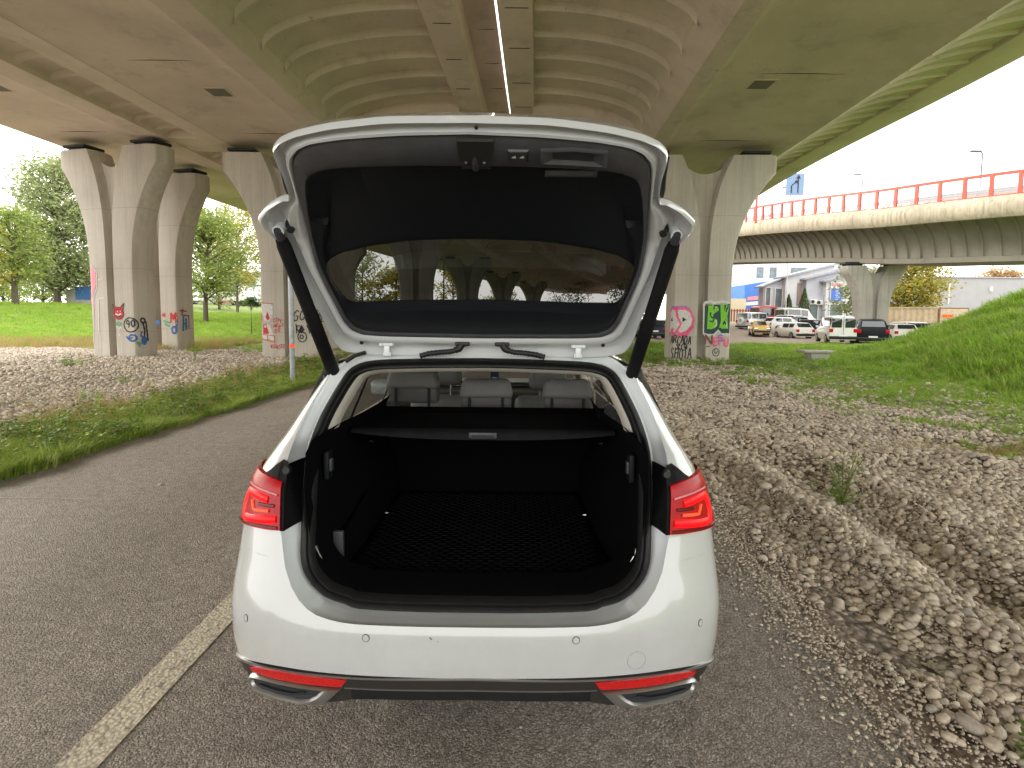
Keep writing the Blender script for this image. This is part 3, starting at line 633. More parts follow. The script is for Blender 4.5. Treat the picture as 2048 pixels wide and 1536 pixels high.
# middle pier: red drawing on the left lobe, black script on the right one
graffiti('M', 'g_white', [], .03, .012, [[(-.92, 2.06), (-.46, 2.02), (-.48, 1.6), (-.62, 1.38), (-.8, 1.42), (-.9, 1.7)], [(-.92, .95), (-.80, 1.3), (-.6, 1.28), (-.48, .92), (-.42, .7), (-.9, .75)]])
graffiti('M', 'g_red', [[(-1.0, 2.1), (-.44, 2.04)], [(-.94, 2.04), (-.90, 1.5), (-.94, 1.0), (-.9, .72), (-.42, .6), (-.42, .85), (-.9, .9)], [(-.68, .85), (-.68, .68)]] + word('COY', -.46, 1.36, .14, .12) + word('NEPT', -.44, 1.16, .13, .1) + word('EE', -.4, .98, .12, .12) + word('KOKOZ', -.55, .38, .14, .11, -.2), .024, .016, [[(-.74, 1.55), (-.66, 1.76), (-.58, 1.5), (-.66, 1.42)], [(-.86, .92), (-.84, 1.28), (-.72, 1.3), (-.62, .92)]])
graffiti('M', 'g_black', word('GOURMET', .28, 1.42, .40, .24, .2) + [[(.25, 1.42), (.4, 1.43)], [(.8, 1.95), (.9, 1.85)], ell(.95, 1.2, .1, .1), [(.8, 1.25), (.9, 1.05)], [(1.05, 1.15), (1.2, 1.05)], ell(.62, .82, .16, .19), ell(.60, .82, .06, .07), ell(.5, 1.15, .08, .09), [(.4, 1.3), (.42, .95)], [(.85, 1.25), (.9, .95)], [(1.5, 1.2), (1.6, 1.0), (1.7, 1.15)]], .04, .014, [[(.46, 1.0), (.60, 1.28), (.72, 1.1), (.62, .95)]])
# ------------------------------------------------------------------ curved overpass at the right
OP = [(36.6, 24., 8.6), (33.6, 29., 9.0), (30.95, 34., 9.45), (28.8, 38., 9.7), (27.0, 42., 9.95), (25.2, 48., 10.6), (23.8, 56., 11.4), (22.4, 66., 12.2), (20.6, 80., 13.1), (17.5, 98., 13.6)]
def op(t):
    t = max(0, min(len(OP)-1.001, t)); i = int(t); f = t-i
    p0, p1, p2, p3 = (OP[max(0, min(len(OP)-1, k))] for k in (i-1, i, i+1, i+2))
    return Vector([.5*((2*b)+(-a+c)*f+(2*a-5*b+4*c-d)*f*f+(-a+3*b-3*c+d)*f**3) for a, b, c, d in zip(p0, p1, p2, p3)])
def opf(t, o, z):     # o = offset away from the camera, z relative to rail base
    p = op(t); d = op(t+.01)-op(t-.01); n = Vector((d.y, -d.x, 0)).normalized(); return (p.x+n.x*o, p.y+n.y*o, p.z+z)
over = empty('overpass', (30, 42, 0), 'curved concrete overpass with ribbed flank crossing behind the parked cars', 'overpass')
ts = [k*.125 for k in range(int((len(OP)-1)/.125))]
def osweep(prof, name, mat, extra=None, smooth=30):
    m = MB(); m.grid([[opf(t, o, z) for o, z in prof] for t in ts])
    if extra: extra(m)
    return part(m, name, mat, over, smooth=smooth, weld=.001)
fas = [(.75, .02), (.12, .02), (.02, -.08)] + [(-.22*math.sin(math.pi*k/8)**.7-.0, -.1-1.22*k/8) for k in range(1, 9)] + [(.28, -1.34), (.30, -1.0)]
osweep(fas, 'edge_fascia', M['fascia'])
flank = [(.50+2.25*(1-math.cos(math.pi/2*k/10)), -1.1-2.4*math.sin(math.pi/2*k/10)) for k in range(11)][::1]
flank = [(.30+2.45*math.sin(math.pi/2*k/10)**1.15, -1.0-2.5*(1-math.cos(math.pi/2*k/10))) for k in range(11)]
def fl_ribs(m):
    L = 0; t = 0; acc = 0; last = op(0)
    while t < len(OP)-1.2:
        t += .01; p = op(t); acc += (p-last).length; last = p
        if acc > 1.0:
            acc = 0; e = .075/((op(t+.01)-op(t)).length/.01)
            for (a, b), (c, d) in zip(flank, flank[1:]):
                q = [opf(t-e, a, b), opf(t+e, a, b), opf(t+e, c, d), opf(t-e, c, d)]
                n = -.13
                r = [opf(t-e*.5, a-.11, b-.09), opf(t+e*.5, a-.11, b-.09), opf(t+e*.5, c-.11, d-.09), opf(t-e*.5, c-.11, d-.09)]
                m.add(q+r, [(4, 5, 6, 7), (0, 4, 7, 3), (1, 2, 6, 5)])
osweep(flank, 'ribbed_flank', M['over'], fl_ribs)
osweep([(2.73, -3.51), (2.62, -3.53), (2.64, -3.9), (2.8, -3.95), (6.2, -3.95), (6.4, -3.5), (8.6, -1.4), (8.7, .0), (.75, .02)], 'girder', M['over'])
def pbar(name, root, mat, boxes=(), tubes=(), **k):
    m = MB()
    for b in boxes: m.box(*b)
    for t in tubes: m.tube(*t)
    return part(m, name, mat, root, **k)
# noise barriers: frame posts + panes, near and far side
def barrier(off, label, pane, t0, t1):
    root = empty('noise_barrier', (28, 42, 9), label, 'noise barrier')
    m = MB(); m.grid([[opf(t, off+o, z) for o, z in ((-.07, 1.32), (-.07, 1.5), (.07, 1.5), (.07, 1.32), (-.07, 1.32))] for t in [k*.125 for k in range(int(t0*8), int(t1*8))]])
    m.grid([[opf(t, off+o, z) for o, z in ((-.05, .03), (-.05, .11), (.05, .11), (.05, .03), (-.05, .03))] for t in [k*.125 for k in range(int(t0*8), int(t1*8))]])
    part(m, 'rail', M['orange'], root, smooth=0)
    t = t0; acc = 0; last = op(t); posts = [t]
    while t < t1-.15:
        t += .005; p = op(t); acc += (p-last).length; last = p
        if acc >= 1.43: posts.append(t); acc = 0
    for t in posts:
        a = Vector(opf(t, off, 0)); d = op(t+.01)-op(t-.01); rz = math.atan2(d.y, d.x)
        m = MB(); m.box((a.x, a.y, a.z+.75), (.20, .16, 1.46), rz); part(m, 'post', M['orange'], root, smooth=0)
    if pane:
        for a, b in zip(posts, posts[1:]):
            m = MB(); m.grid([[opf(t, off, .12), opf(t, off, 1.36)] for t in (a+.01, (a+b)/2, b-.01)]); part(m, 'pane', M['barrier'], root, smooth=0)
    return posts
posts = barrier(.35, 'near transparent noise barrier with orange-red frame on the overpass edge', True, .6, 8.2)
barrier(7.9, 'far orange-red barrier seen through the near panes on the overpass', False, .6, 8.2)
# tilted bracket frames between the carriageways read through the panes
gr = empty('guard_rail', (29, 42, 9), 'pale steel guard rail behind the transparent panes on the overpass', 'guard rail')
m = MB(); m.grid([[opf(t, 1.5+o, z) for o, z in ((0, .45), (-.06, .55), (0, .62), (-.06, .70), (0, .78))] for t in ts[6:66]]); part(m, 'rail', M['steel'], gr)
t = .7; last = op(t); acc = 0
while t < 7.5:
    t += .01; p = op(t); acc += (p-last).length; last = p
    if acc > 2.1:
        acc = 0; a = Vector(opf(t, 1.6, 0)); pbar('post', gr, M['orange'], [((a.x, a.y, a.z+.4), (.1, .12, .8))], smooth=0)
        b = Vector(opf(t, 3.6, 0)); c = Vector(opf(t+.05, 3.6, 0)); pbar('post', gr, M['g_lpink'], (), [([b, c+Vector((0, 0, 1.1))], .07, 6)])
# overpass pier
op_root = empty('bridge_pier', (29.9, 46.2, 0), 'flared pier carrying the curved overpass behind the black car', 'bridge pier', 'flared concrete bridge piers', R(-8))
PIERS['OP'] = (op_root, 1.1, 1.6)
pier_mesh(1.12, 1.6, 6.15, 2.35, 2.2, 5.7).build('column', M['pier2'], op_root, smooth=40)
for s in (-1, 1):
    b = MB(); b.box((s*1.6, 0, 6.25), (1.2, .9, .18)); b.box((s*1.6, 0, 6.4), (1.5, 1.2, .16)); b.build('bearing', M['g_black'], op_root, smooth=0)

# ------------------------------------------------------------------ lamps, signs, poles
def lamp(loc, h, label, rz=0., arm=1.2):
    root = empty('street_lamp', loc, label, 'street lamp', 'street lamps', rz)
    m = MB(); k_ = max(1, loc[1]/52); m.tube([(0, 0, -.3), (0, 0, h)], [.08*k_, .05*k_], 8); m.build('pole', M['lampsteel'], root)
    m = MB(); m.tube([(0, 0, h), (-arm*.5, 0, h+.10), (-arm, 0, h+.12)], .045, 6); m.build('arm', M['lampsteel'], root)
    m = MB(); m.box((-arm-.25, 0, h+.14), (.85, .26, .14), 0, .05); m.build('lamp_head', M['lampsteel'], root)
    return root
def on_op(t, o): return opf(t, o, 0)
lamp((36.9, 44.5, 9.5), 5.4, 'street lamp with short arm above the right part of the overpass barrier', 0, .3)
lamp((40.9, 66., 10.), 8.6, 'street lamp above the middle of the overpass barrier', 0, .4)
lamp((35.3, 71.5, 10.5), 7.8, 'small street lamp left of the blue arrow sign', 0, .5)
rs = empty('road_sign', (25.5, 51., 11.), 'pale blue lane merge sign with two arrows above the overpass', 'road sign')
m = MB(); m.box((0, 0, 2.9), (1.55, .05, 1.95), R(-8)); m.build('panel', simple('sign_blue', (.17, .26, .42), .5), rs, smooth=0)
m = MB()
for a, b, c, d in ((.25, 2.15, .25, 3.45), (-.3, 2.15, -.3, 2.8), (-.3, 2.8, .05, 3.1)):
    m.tube([(a, -.045-a*.14, b), (c, -.045-c*.14, d)], .045, 6)
m.add([(.05, -.09, 3.4), (.45, -.12, 3.4), (.25, -.11, 3.75)], [(0, 1, 2)]); m.add([(-.08, -.06, 3.2), (.2, -.1, 2.95), (.2, -.1, 3.25)], [(0, 1, 2)])
m.build('arrow', M['g_black'], rs, smooth=0)
m = MB(); m.tube([(-.6, .1, -1), (-.4, .06, 2.)], .04, 6); m.tube([(.4, .1, -1), (.5, .06, 2.)], .04, 6); m.build('post', M['steel'], rs)
rp = tag(pbar('marker_post', None, M['orange'], ()) if False else (lambda m: (m.tube([(23.6, 54.5, 11.0), (23.6, 54.5, 15.3)], .13, 8), m.build('marker_post', M['orange']))[1])(MB()), 'tall orange-red post rising from the overpass barrier by the right pier', 'post')
# grey pole by the left verge
m = MB(); m.tube([(0, 0, -.2), (0, 0, 3.6)], .055, 12)
pp = empty('metal_post', (-5.05, 12.6, .05), 'grey galvanised post with small sticker standing in the left verge', 'post')
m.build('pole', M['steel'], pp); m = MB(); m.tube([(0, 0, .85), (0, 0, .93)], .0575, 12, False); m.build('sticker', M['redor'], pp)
m = MB(); m.tube([(0, 0, 2.35), (0, 0, 2.42)], .058, 12, False); m.build('clamp', M['white'], pp)
# stone slab bench on the grass
sb = empty('concrete_slab', (11.6, 21.0, tz(11.6, 21.)), 'tilted grey concrete slab on a low block in the grass', 'concrete slab')
m = MB(); m.box((0, 0, .33), (1.25, .55, .09), R(8), .02); m.build('slab', M['block'], sb); m = MB(); m.box((.05, 0, .12), (.75, .42, .32), R(8), .02); m.build('block', M['block'], sb)

# ------------------------------------------------------------------ buildings at the right
def wall_poly(m, pts, y0, y1):     # pts in x,z ; extruded front y0 to back y1
    n = len(pts); m.add([(x, y0, z) for x, z in pts]+[(x, y1, z) for x, z in pts], [tuple(range(n)), tuple(range(n, 2*n))[::-1]]+[(i, i+n, (i+1) % n+n, (i+1) % n) for i in range(n)])
bw = simple('grey_render', (.50, .51, .56), .8, 0, .06, 1.5); bw2 = simple('light_render', (.66, .66, .68), .8, 0, .06, 1.5); roofm = simple('grey_roof', (.34, .35, .40), .6, 0, .1, 2.)
winm = simple('building_glass', (.16, .20, .22), .12, 0, .3, 1.5)
cb = empty('office_building', (40, 75, 0), 'light grey building with three stepped slanted roofs behind the car park', 'building')
def bpix(x, y, Y, zoff=0):   # helper giving X for given image-space ratio measured on the photograph plan
    return (x-1024)/1100*Y
Yb = 76.
secs = [((34.4, .2), (37.0, .2), (37.0, 7.1), (34.4, 6.1)), ((37.0, .2), (43.5, .2), (43.5, 9.2), (37.0, 7.4)), ((39.4, .2), (44.5, .2), (44.5, 8.5), (39.4, 7.1)), ((41.6, .2), (48.5, .2), (48.5, 8.6), (41.6, 6.8))]
for i, s in enumerate(secs):
    m = MB(); wall_poly(m, [s[0], s[1], s[2], s[3]], Yb-.8*i, Yb+1.5); part(m, 'wall', bw if i % 2 == 0 else bw2, cb, smooth=0)
    m = MB(); a, b = s[3], s[2]; wall_poly(m, [(a[0]-.5, a[1]-.12), (b[0]+(1.6 if i else .3), b[1]+.30), (b[0]+(1.6 if i else .3), b[1]+.52), (a[0]-.5, a[1]+.1)], Yb-.8*i-.5, Yb+1.8); part(m, 'roof', roofm, cb, smooth=0)
def panel(root, name, mat, x0, x1, z0, z1, y, th=.08, fr=None):
    m = MB(); m.box(((x0+x1)/2, y-th/2, (z0+z1)/2), (x1-x0, th, z1-z0)); o = part(m, name, mat, root, smooth=0)
    if fr:
        m = MB(); w_ = .1
        for b in (((x0+x1)/2, z0-w_/2, x1-x0+2*w_, w_), ((x0+x1)/2, z1+w_/2, x1-x0+2*w_, w_), (x0-w_/2, (z0+z1)/2, w_, z1-z0), (x1+w_/2, (z0+z1)/2, w_, z1-z0)):
            m.box((b[0], y-.08, b[1]), (b[2], .16, b[3]))
        f = m; f.v = [(x-root.location.x, yy-root.location.y, z-root.location.z) for x, yy, z in f.v]; f.build('window_frame', fr, root, smooth=0)
    return o
for x0, x1, z0, z1, i in ((34.7, 35.3, 3.6, 6.0, 0), (36.0, 36.9, 3.4, 5.9, 0), (37.9, 38.8, .9, 3.4, 1), (39.9, 41.0, 1.2, 3.7, 2), (42.2, 43.9, 1.4, 3.7, 3)):
    panel(cb, 'window', winm, x0, x1, z0, z1, Yb-.8*i, .04, M['white'])
panel(cb, 'stair_window', simple('brown_frame', (.30, .22, .20), .6), 38.6, 39.25, 3.6, 6.6, Yb-.8, .1)
sg = empty('company_sign', (43.0, 73.4, 5), 'tall blue and white company board on the grey building', 'sign')
panel(sg, 'board', M['white'], 42.1, 43.7, 4.1, 6.7, 73.45, .06); panel(sg, 'panel', simple('sign_strong_blue', (.06, .18, .62), .5), 42.2, 43.6, 4.2, 5.85, 73.38, .04)
panel(sg, 'heading', M['g_lpink'], 42.3, 43.6, 6.2, 6.55, 73.38, .04)
for k in range(5): panel(sg, 'text_line', M['white'], 42.7+.1*(k % 2), 43.1+.2*((k*3) % 2), 4.4+k*.27, 4.48+k*.27, 73.33, .02)
for x, z, yb in ((36.0, 2.9, Yb), (40.3, 4.1, Yb-1.6), (41.1, 4.0, Yb-1.6)):
    a = empty('air_conditioner', (x, yb-.25, z), 'white air conditioner unit on the grey facade, %s' % ('left low one' if x < 37 else ('beside the conifers' if x < 42 else 'nearest the blue board')), 'air conditioner', 'air conditioners on the facade')
    m = MB(); m.box((0, 0, 0), (.9, .35, .65), 0, .03); m.build('casing', M['white'], a); m = MB(); m.tube([(-.15, -.2, 0), (-.15, -.17, 0)], .24, 16); m.build('fan_grille', M['g_black'], a)
ub = empty('office_building', (45, 110, 0), 'pale upper storeys with strip windows rising behind the stepped roofs', 'building')
m = MB(); m.box((56, 112, 6.5), (22, 12, 12.6)); part(m, 'wall', bw2, ub, smooth=0); m = MB(); m.box((61, 113, 13.6), (15, 10, 2.6)); part(m, 'upper_floor', bw, ub, smooth=0)
for x in (46.5, 49.0, 53., 57.): panel(ub, 'window', winm, x, x+(1.3 if x < 52 else 3), 9.6, 11.6, 106., .06)
bb = empty('shop_building', (42, 100, 0), 'bright blue warehouse front with white band and yellow and red lettering', 'building')
blue = simple('bright_blue_cladding', (.07, .20, .58), .6, 0, .08, 1.2)
m = MB(); wall_poly(m, [(40.2, .5), (46.3, .5), (46.3, 8.6), (40.2, 7.6)], 96, 110); part(m, 'wall', blue, bb, smooth=0)
m = MB(); wall_poly(m, [(40.3, 4.0), (46.2, 4.5), (46.2, 5.2), (40.3, 4.6)], 95.93, 95.98); part(m, 'band', M['white'], bb, smooth=0)
m = MB(); wall_poly(m, [(40.7, 4.9), (43., 5.1), (43., 5.8), (40.7, 5.5)], 95.9, 95.97); part(m, 'lettering', M['g_lpink'], bb, smooth=0)
m = MB(); wall_poly(m, [(44.2, 5.7), (45.7, 5.9), (45.7, 6.4), (44.2, 6.2)], 95.9, 95.97); part(m, 'lettering', simple('yellow_paint', (.7, .55, .08), .6), bb, smooth=0)
m = MB(); wall_poly(m, [(40.7, 1.8), (41.7, 1.8), (41.7, 3.4), (40.7, 3.4)], 95.9, 95.97); part(m, 'notice', M['g_lpink'], bb, smooth=0)
m = MB(); m.box((37.5, 99., 2.8), (5.2, 8., 4.8)); ob = m.build('low_building', simple('cream_render', (.66, .58, .40), .8), smooth=0); tag(ob, 'cream building edge left of the blue warehouse', 'building')
gw = empty('warehouse', (65, 72, 0), 'long flat grey warehouse wall behind the container', 'building')
m = MB(); m.box((75, 82, 3.8), (52, 20, 7.0)); part(m, 'wall', simple('grey_cladding', (.36, .36, .37), .75, 0, .05, .8), gw, smooth=0)
m = MB(); m.box((75, 82, 7.38), (52.3, 20.3, .14)); part(m, 'roof_edge', roofm, gw, smooth=0)
panel(gw, 'lamp', M['white'], 61.9, 62.2, 5.6, 6.2, 72., .2); panel(gw, 'downpipe', M['white'], 56.6, 56.75, 3.9, 7.2, 72., .1); panel(gw, 'downpipe', M['steel'], 50.9, 51.0, .8, 5.5, 72., .1)
m = MB(); m.tube([(0, 0, 0), (0, 0, 9.2)], [.1, .07], 8); fp = m.build('flag_pole', M['steel'], loc=(62.5, 66., 1.0)); tag(fp, 'thin pale mast standing before the grey warehouse above the mound', 'mast')
m = MB(); m.tube([(0, 0, 0), (0, 0, 9.5)], [.06, .05], 8); fp = m.build('flag_pole', M['white'], loc=(34.6, 70., .5)); tag(fp, 'white pole with banner before the stepped grey building', 'pole')
# container
ct = empty('shipping_container', (39., 54.5, .42), 'beige rusty shipping container with red lettering behind the mound', 'container', None, R(-6))
cm = simple('beige_container_paint', (.50, .39, .25), .7, 0, .15, 3.)
m = MB(); n = 46
side = [(-3.05+6.1*k/n, -1.22+(.04 if (k//2) % 2 else 0)) for k in range(n+1)]
m.grid([[(x-.95, y, .12) for x, y in side], [(x-.95, y, 2.5) for x, y in side]]); m.grid([[(x-.95, 1.22, .12) for x, y in side], [(x-.95, 1.22, 2.5) for x, y in side]]); m.box((-.95, 0, 2.52), (6.1, 2.44, .08)); m.box((-.95, 0, .08), (6.1, 2.44, .16)); m.box((-3.95, 0, 1.3), (.08, 2.44, 2.5))
m.build('body', cm, ct, smooth=0)
for x in (-4.0, 2.14): m = MB(); m.box((x, -1.24, 1.3), (.14, .12, 2.56)); m.build('corner_post', simple('rust', (.25, .11, .06), .85, 0, .4, 8.), ct, smooth=0)
m = MB(); m.box((-.95, -1.24, 2.52), (6.2, .1, .12)); m.build('top_rail', cm, ct, smooth=0)
for k in range(2): m = MB(); m.box((2.9+k*1.3, -1.0+k*.05, 1.3), (1.26, .08, 2.3)); m.build('door', simple('pale_container_paint', (.55, .46, .32), .7, 0, .2, 4.), ct, smooth=0)
m = MB(); m.box((3.5, -.9, 2.5), (2.8, .15, .12)); m.box((4.82, -.9, 1.3), (.12, .15, 2.5)); m.build('door_frame', bpy.data.materials['rust'], ct, smooth=0)
m = MB()
for s in [[(x*.3-3.3+i*.34, z*.42+1.55) for x, z in st] for i, c in enumerate('OZL') for st in GL[c]]:
    for a, b in zip(s, s[1:]): m.tube([(a[0], -1.235, a[1]), (b[0], -1.235, b[1])], .05, 4)
m.build('lettering', M['redor'], ct, smooth=0)
m = MB(); m.box((3.0, -1.06, 1.75), (.9, .02, .3)); m.build('lettering', M['redor'], ct, smooth=0)
# red slatted fence + poles
fn = empty('slatted_fence', (37., 88., .8), 'dark red slatted fence behind the boxy off-road car', 'fence')
m = MB()
for k in range(16): m.box((-3+k*.45, 0, .9+.6), (.2, .06, 2.0))
m.box((.4, .06, 2.2), (7.2, .08, .15)); m.build('slats', simple('dark_red_paint', (.30, .05, .05), .6), fn, smooth=0)
for x in (-3.2, 4.0): m = MB(); m.box((x, .05, 1.), (.14, .14, 3.2)); m.build('post', M['g_brown'], fn, smooth=0)

# ------------------------------------------------------------------ parked vehicles
def vehicle(name, loc, rz, L, W, H, paint, st, label, cat='car', group='cars in the car park', lights=True, rearwin=True, z0=.24, wr=.31, wz=(.75, -.8), glassm=None, plate=True, spare=False):
    """st: stations from the tail (x=0) forward: x, belt height, roof height, roof half width factor"""
    root = empty(name, loc, label, cat, group, rz); hw = W/2; gm = glassm or M['carglass']
    rows = []
    for x, zb, zr, f in st:
        e = .93 if x < .08 or x > L-.1 else 1.
        r = [(0, z0), (hw*.92*e, z0), (hw*e, z0+.12), (hw*e, lerp(z0, zb, .55)), (hw*.965*e, zb), (lerp(hw*.96, hw*f, .12 if zr > zb+.1 else 1)*e if zr > zb+.1 else hw*.90*e, zb+.03 if zr > zb+.1 else zb+.02), (hw*f*e, zr-.04 if zr > zb+.1 else zb+.03), (hw*f*.85*e, zr+.0 if zr > zb+.1 else zb+.04), (0, zr+.02 if zr > zb+.1 else zb+.05)]
        rows.append([(y, x, z) for y, z in r] + [(-y, x, z) for y, z in r[::-1][1:]])
    m = MB(); m.grid(rows); n = len(rows[0]); m.add(rows[0], [tuple(range(n))]); m.add(rows[-1], [tuple(range(n))[::-1]])
    m.build('body', paint, root, smooth=42, weld=.002)
    def Q(i, zf):   # point on the greenhouse side at station i
        x, zb, zr, f = st[i]; return zb, zr, f, x
    cab = [i for i, s in enumerate(st) if s[2] > s[1]+.25]
    for s in (-1, 1):
        for a, b in zip(cab, cab[1:]):
            if st[b][0]-st[a][0] < .3: continue
            q = []
            for i, dx in ((a, .06), (b, -.06)):
                x, zb, zr, f = st[i]
                for k in (.12, .86): q.append((s*(lerp(hw*.955, hw*f, k)+.012), x+dx, lerp(zb+.03, zr-.04, k)))
            m = MB(); m.quad(q[0], q[1], q[3], q[2]); m.build('side_window', gm, root, smooth=0)
    # windscreen and rear window
    def slant(a, b, nm, k0, k1, wf=.86):
        xa, zba, zra, fa = st[a]; xb, zbb, zrb, fb = st[b]; za = zra if zra > zba+.1 else zba+.04; zb_ = zrb if zrb > zbb+.1 else zbb+.04
        sg = -1 if a < b else 1; nx, nzv = (za-zb_), 0
        p = []
        for k in (k0, k1):
            x = lerp(xa, xb, k); z = lerp(za, zb_, k); wd = lerp(hw*.88 if zra <= zba+.1 else hw*fa, hw*fb, k)*wf
            n_ = Vector((0, zb_-za, -(xb-xa))).normalized(); n_ = -n_ if n_.z < 0 else n_
            p.append([(-wd, x+n_.y*.025*(-1 if sg < 0 else -1) if False else x+(.0), z) for _ in (0,)][0]); 
        out = []
        nv = Vector((0, -(zb_-za), (xb-xa))); nv = nv.normalized() if nv.z > 0 else -nv.normalized()
        for k in (k0, k1):
            x = lerp(xa, xb, k); z = lerp(za, zb_, k); wa = hw*.86 if zra <= zba+.1 else hw*fa; wb = hw*.86 if zrb <= zbb+.1 else hw*fb; wd = lerp(wa, wb, k)*wf
            out.append([(-wd, x+nv.y*.03, z+nv.z*.03), (wd, x+nv.y*.03, z+nv.z*.03)])
        m = MB(); m.quad(out[0][0], out[0][1], out[1][1], out[1][0]); m.build(nm, gm, root, smooth=0)
    if rearwin: slant(cab[0]-1, cab[0], 'rear_window', .16, .88)
    slant(cab[-1], cab[-1]+1, 'windscreen', .1, .9)
    zb0 = st[1][1]
    for s in (-1, 1):
        if lights:
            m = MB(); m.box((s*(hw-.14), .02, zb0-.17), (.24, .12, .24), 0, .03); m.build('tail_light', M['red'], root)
            m = MB(); m.box((s*(hw-.2), L-.03, .62), (.30, .12, .16), 0, .03); m.build('headlight', M['chrome'], root)
        for wx in (wz[0], L+wz[1]):
            wh = MB(); wh.tube([(s*(hw-.2), wx, wr), (s*(hw+.015), wx, wr)], wr, 20); wo = wh.build('wheel', M['tyre'], root)
            wh = MB(); wh.tube([(s*(hw+.0), wx, wr), (s*(hw+.03), wx, wr)], wr*.62, 14); wh.build('rim', M['rim'], wo)
        m = MB(); m.box((s*(hw+.09), st[cab[-1]][0]+.25, st[cab[-1]][1]+.08), (.18, .1, .13), 0, .03); m.build('mirror', paint if W > 1.4 else M['blackpl'], root)
    m = MB(); m.box((0, -.02, z0+.16), (W*.97, .16, .2), 0, .04); m.build('bumper', M['blackpl'], root)
    m = MB(); m.box((0, L+.0, z0+.16), (W*.95, .12, .2), 0, .04); m.build('bumper', M['blackpl'], root)
    if plate:
        m = MB(); m.box((0, -.07 if not rearwin or True else 0, z0+.36 if H < 1.7 else z0+.30), (.52, .03, .12)); m.build('number_plate', M['white'], root, smooth=0)
    if spare:
        m = MB(); m.tube([(.0, -.30, 1.05), (.0, -.03, 1.05)], .36, 22); wo = m.build('spare_wheel', M['white'], root); m = MB(); m.tube([(0, -.315, 1.05), (0, -.30, 1.05)], .2, 16); m.build('cap', M['steel'], wo)
    return root
pw = simple('plain_white_paint', (.70, .70, .68), .3, 0, .04, 2., coat=.6); pc = simple('off_white_paint', (.62, .60, .54), .35, 0, .05, 2., coat=.5)
pb = simple('black_paint', (.006, .007, .009), .35, 0, .2, 2., spec=.12); ps = simple('silver_paint', (.50, .52, .54), .3, .4, .05, 2., coat=.6)
py = simple('mustard_paint', (.55, .33, .06), .4, 0, .1, 2., coat=.3); pd = simple('dark_blue_paint', (.012, .018, .032), .35, 0, .2, 2., spec=.15)
pr = simple('red_paint', (.55, .08, .06), .4, 0, .1, 2.)
HATCH = [(0, .80, .8, .8), (.08, .92, .92, .8), (.55, .95, 1.40, .74), (1.3, .93, 1.44, .76), (2.3, .92, 1.43, .76), (3.05, .92, .92, .8), (3.85, .76, .76, .8), (3.97, .6, .6, .8)]
WAGON = [(0, .82, .82, .8), (.08, .95, .95, .8), (.42, .97, 1.42, .74), (1.3, .95, 1.47, .76), (2.9, .93, 1.45, .76), (3.7, .94, .94, .8), (4.5, .76, .76, .8), (4.6, .6, .6, .8)]
SUV = [(0, .95, .95, .8), (.08, 1.08, 1.08, .8), (.50, 1.12, 1.66, .74), (1.4, 1.10, 1.76, .76), (2.9, 1.08, 1.74, .76), (3.55, 1.10, 1.10, .8), (4.5, .98, .98, .8), (4.7, .75, .75, .8)]
VAN = [(0, 1.0, 1.0, .9), (.05, 1.05, 1.78, .80), (.5, 1.05, 1.86, .82), (1.9, 1.05, 1.86, .82), (2.7, 1.02, 1.80, .80), (3.35, 1.02, 1.02, .8), (4.0, .85, .85, .8), (4.11, .6, .6, .8)]
BOXY = [(0, 1.1, 1.1, .9), (.04, 1.15, 1.90, .86), (.5, 1.15, 1.94, .88), (1.6, 1.15, 1.94, .88), (2.8, 1.15, 1.92, .88), (3.1, 1.15, 1.15, .9), (4.2, 1.1, 1.1, .88), (4.3, .8, .8, .88)]
MINI = [(0, .72, .72, .8), (.08, .84, .84, .8), (.5, .86, 1.28, .72), (1.0, .86, 1.32, .74), (1.75, .86, 1.30, .74), (2.25, .86, .86, .8), (2.95, .78, .78, .8), (3.05, .55, .55, .8)]
def at(x, Y): return ((x-1024)/1100*Y)
def spot(x, Y, dz=0.): X = at(x, Y); return (X, Y, tz(X, Y)+dz)
def face(x, d): return -math.atan((x-1024)/1100)+R(d)
# name, px, Y, rz (0 = tail towards camera), ...
vehicle('panel_van', spot(1685, 36.8), face(1685, 14), 4.11, 1.72, 1.85, pw, VAN, 'small white panel van with twin rear doors and dark bumper at the car park edge', 'van', rearwin=False)
van = COL.objects['panel_van']
for s in (-1, 1):
    m = MB(); m.box((s*.40, -.0, 1.38), (.60, .05, .62), 0, .02); m.build('rear_window', M['carglass'], van)
m = MB(); m.box((0, -.005, 1.1), (.02, .03, 1.45)); m.build('door_gap', M['g_black'], van, smooth=0)
vehicle('parked_suv', spot(1745, 37.6), face(1745, 6), 4.8, 1.92, 1.78, pb, SUV, 'glossy black off-road car with red tail lights beside the small white van')
vehicle('parked_car', spot(1813, 43.), face(1813, 22), 4.5, 1.76, 1.47, pc, WAGON, 'off-white estate car with black tinted rear window right of the black car')
vehicle('parked_car', spot(1610, 46.8), face(1610, 32), 3.9, 1.66, 1.43, pc, HATCH, 'cream hatchback with red tail lights left of the small white van')
vehicle('parked_car', (at(1510, 51.8), 51.8, tz(25, 51)), face(1510, 190), 3.05, 1.42, 1.32, py, MINI, 'tiny mustard yellow old car facing the camera')
vehicle('parked_car', spot(1530, 56.), face(1530, -58), 4.1, 1.75, 1.48, pw, HATCH, 'white car with open dark boot behind the yellow car')
vehicle('off_road_car', spot(1482, 60.5), face(1482, -42), 4.3, 1.78, 1.95, ps, BOXY, 'boxy silver off-road car with spare wheel on its tail by the right pier', spare=True)
vehicle('parked_car', spot(1600, 64.), face(1600, 50), 4.5, 1.76, 1.45, pw, WAGON, 'white saloon partly hidden behind the cream hatchback')
vehicle('parked_car', spot(1655, 52.), face(1655, 40), 4.5, 1.76, 1.48, pd, WAGON, 'dark estate car behind the small white van')
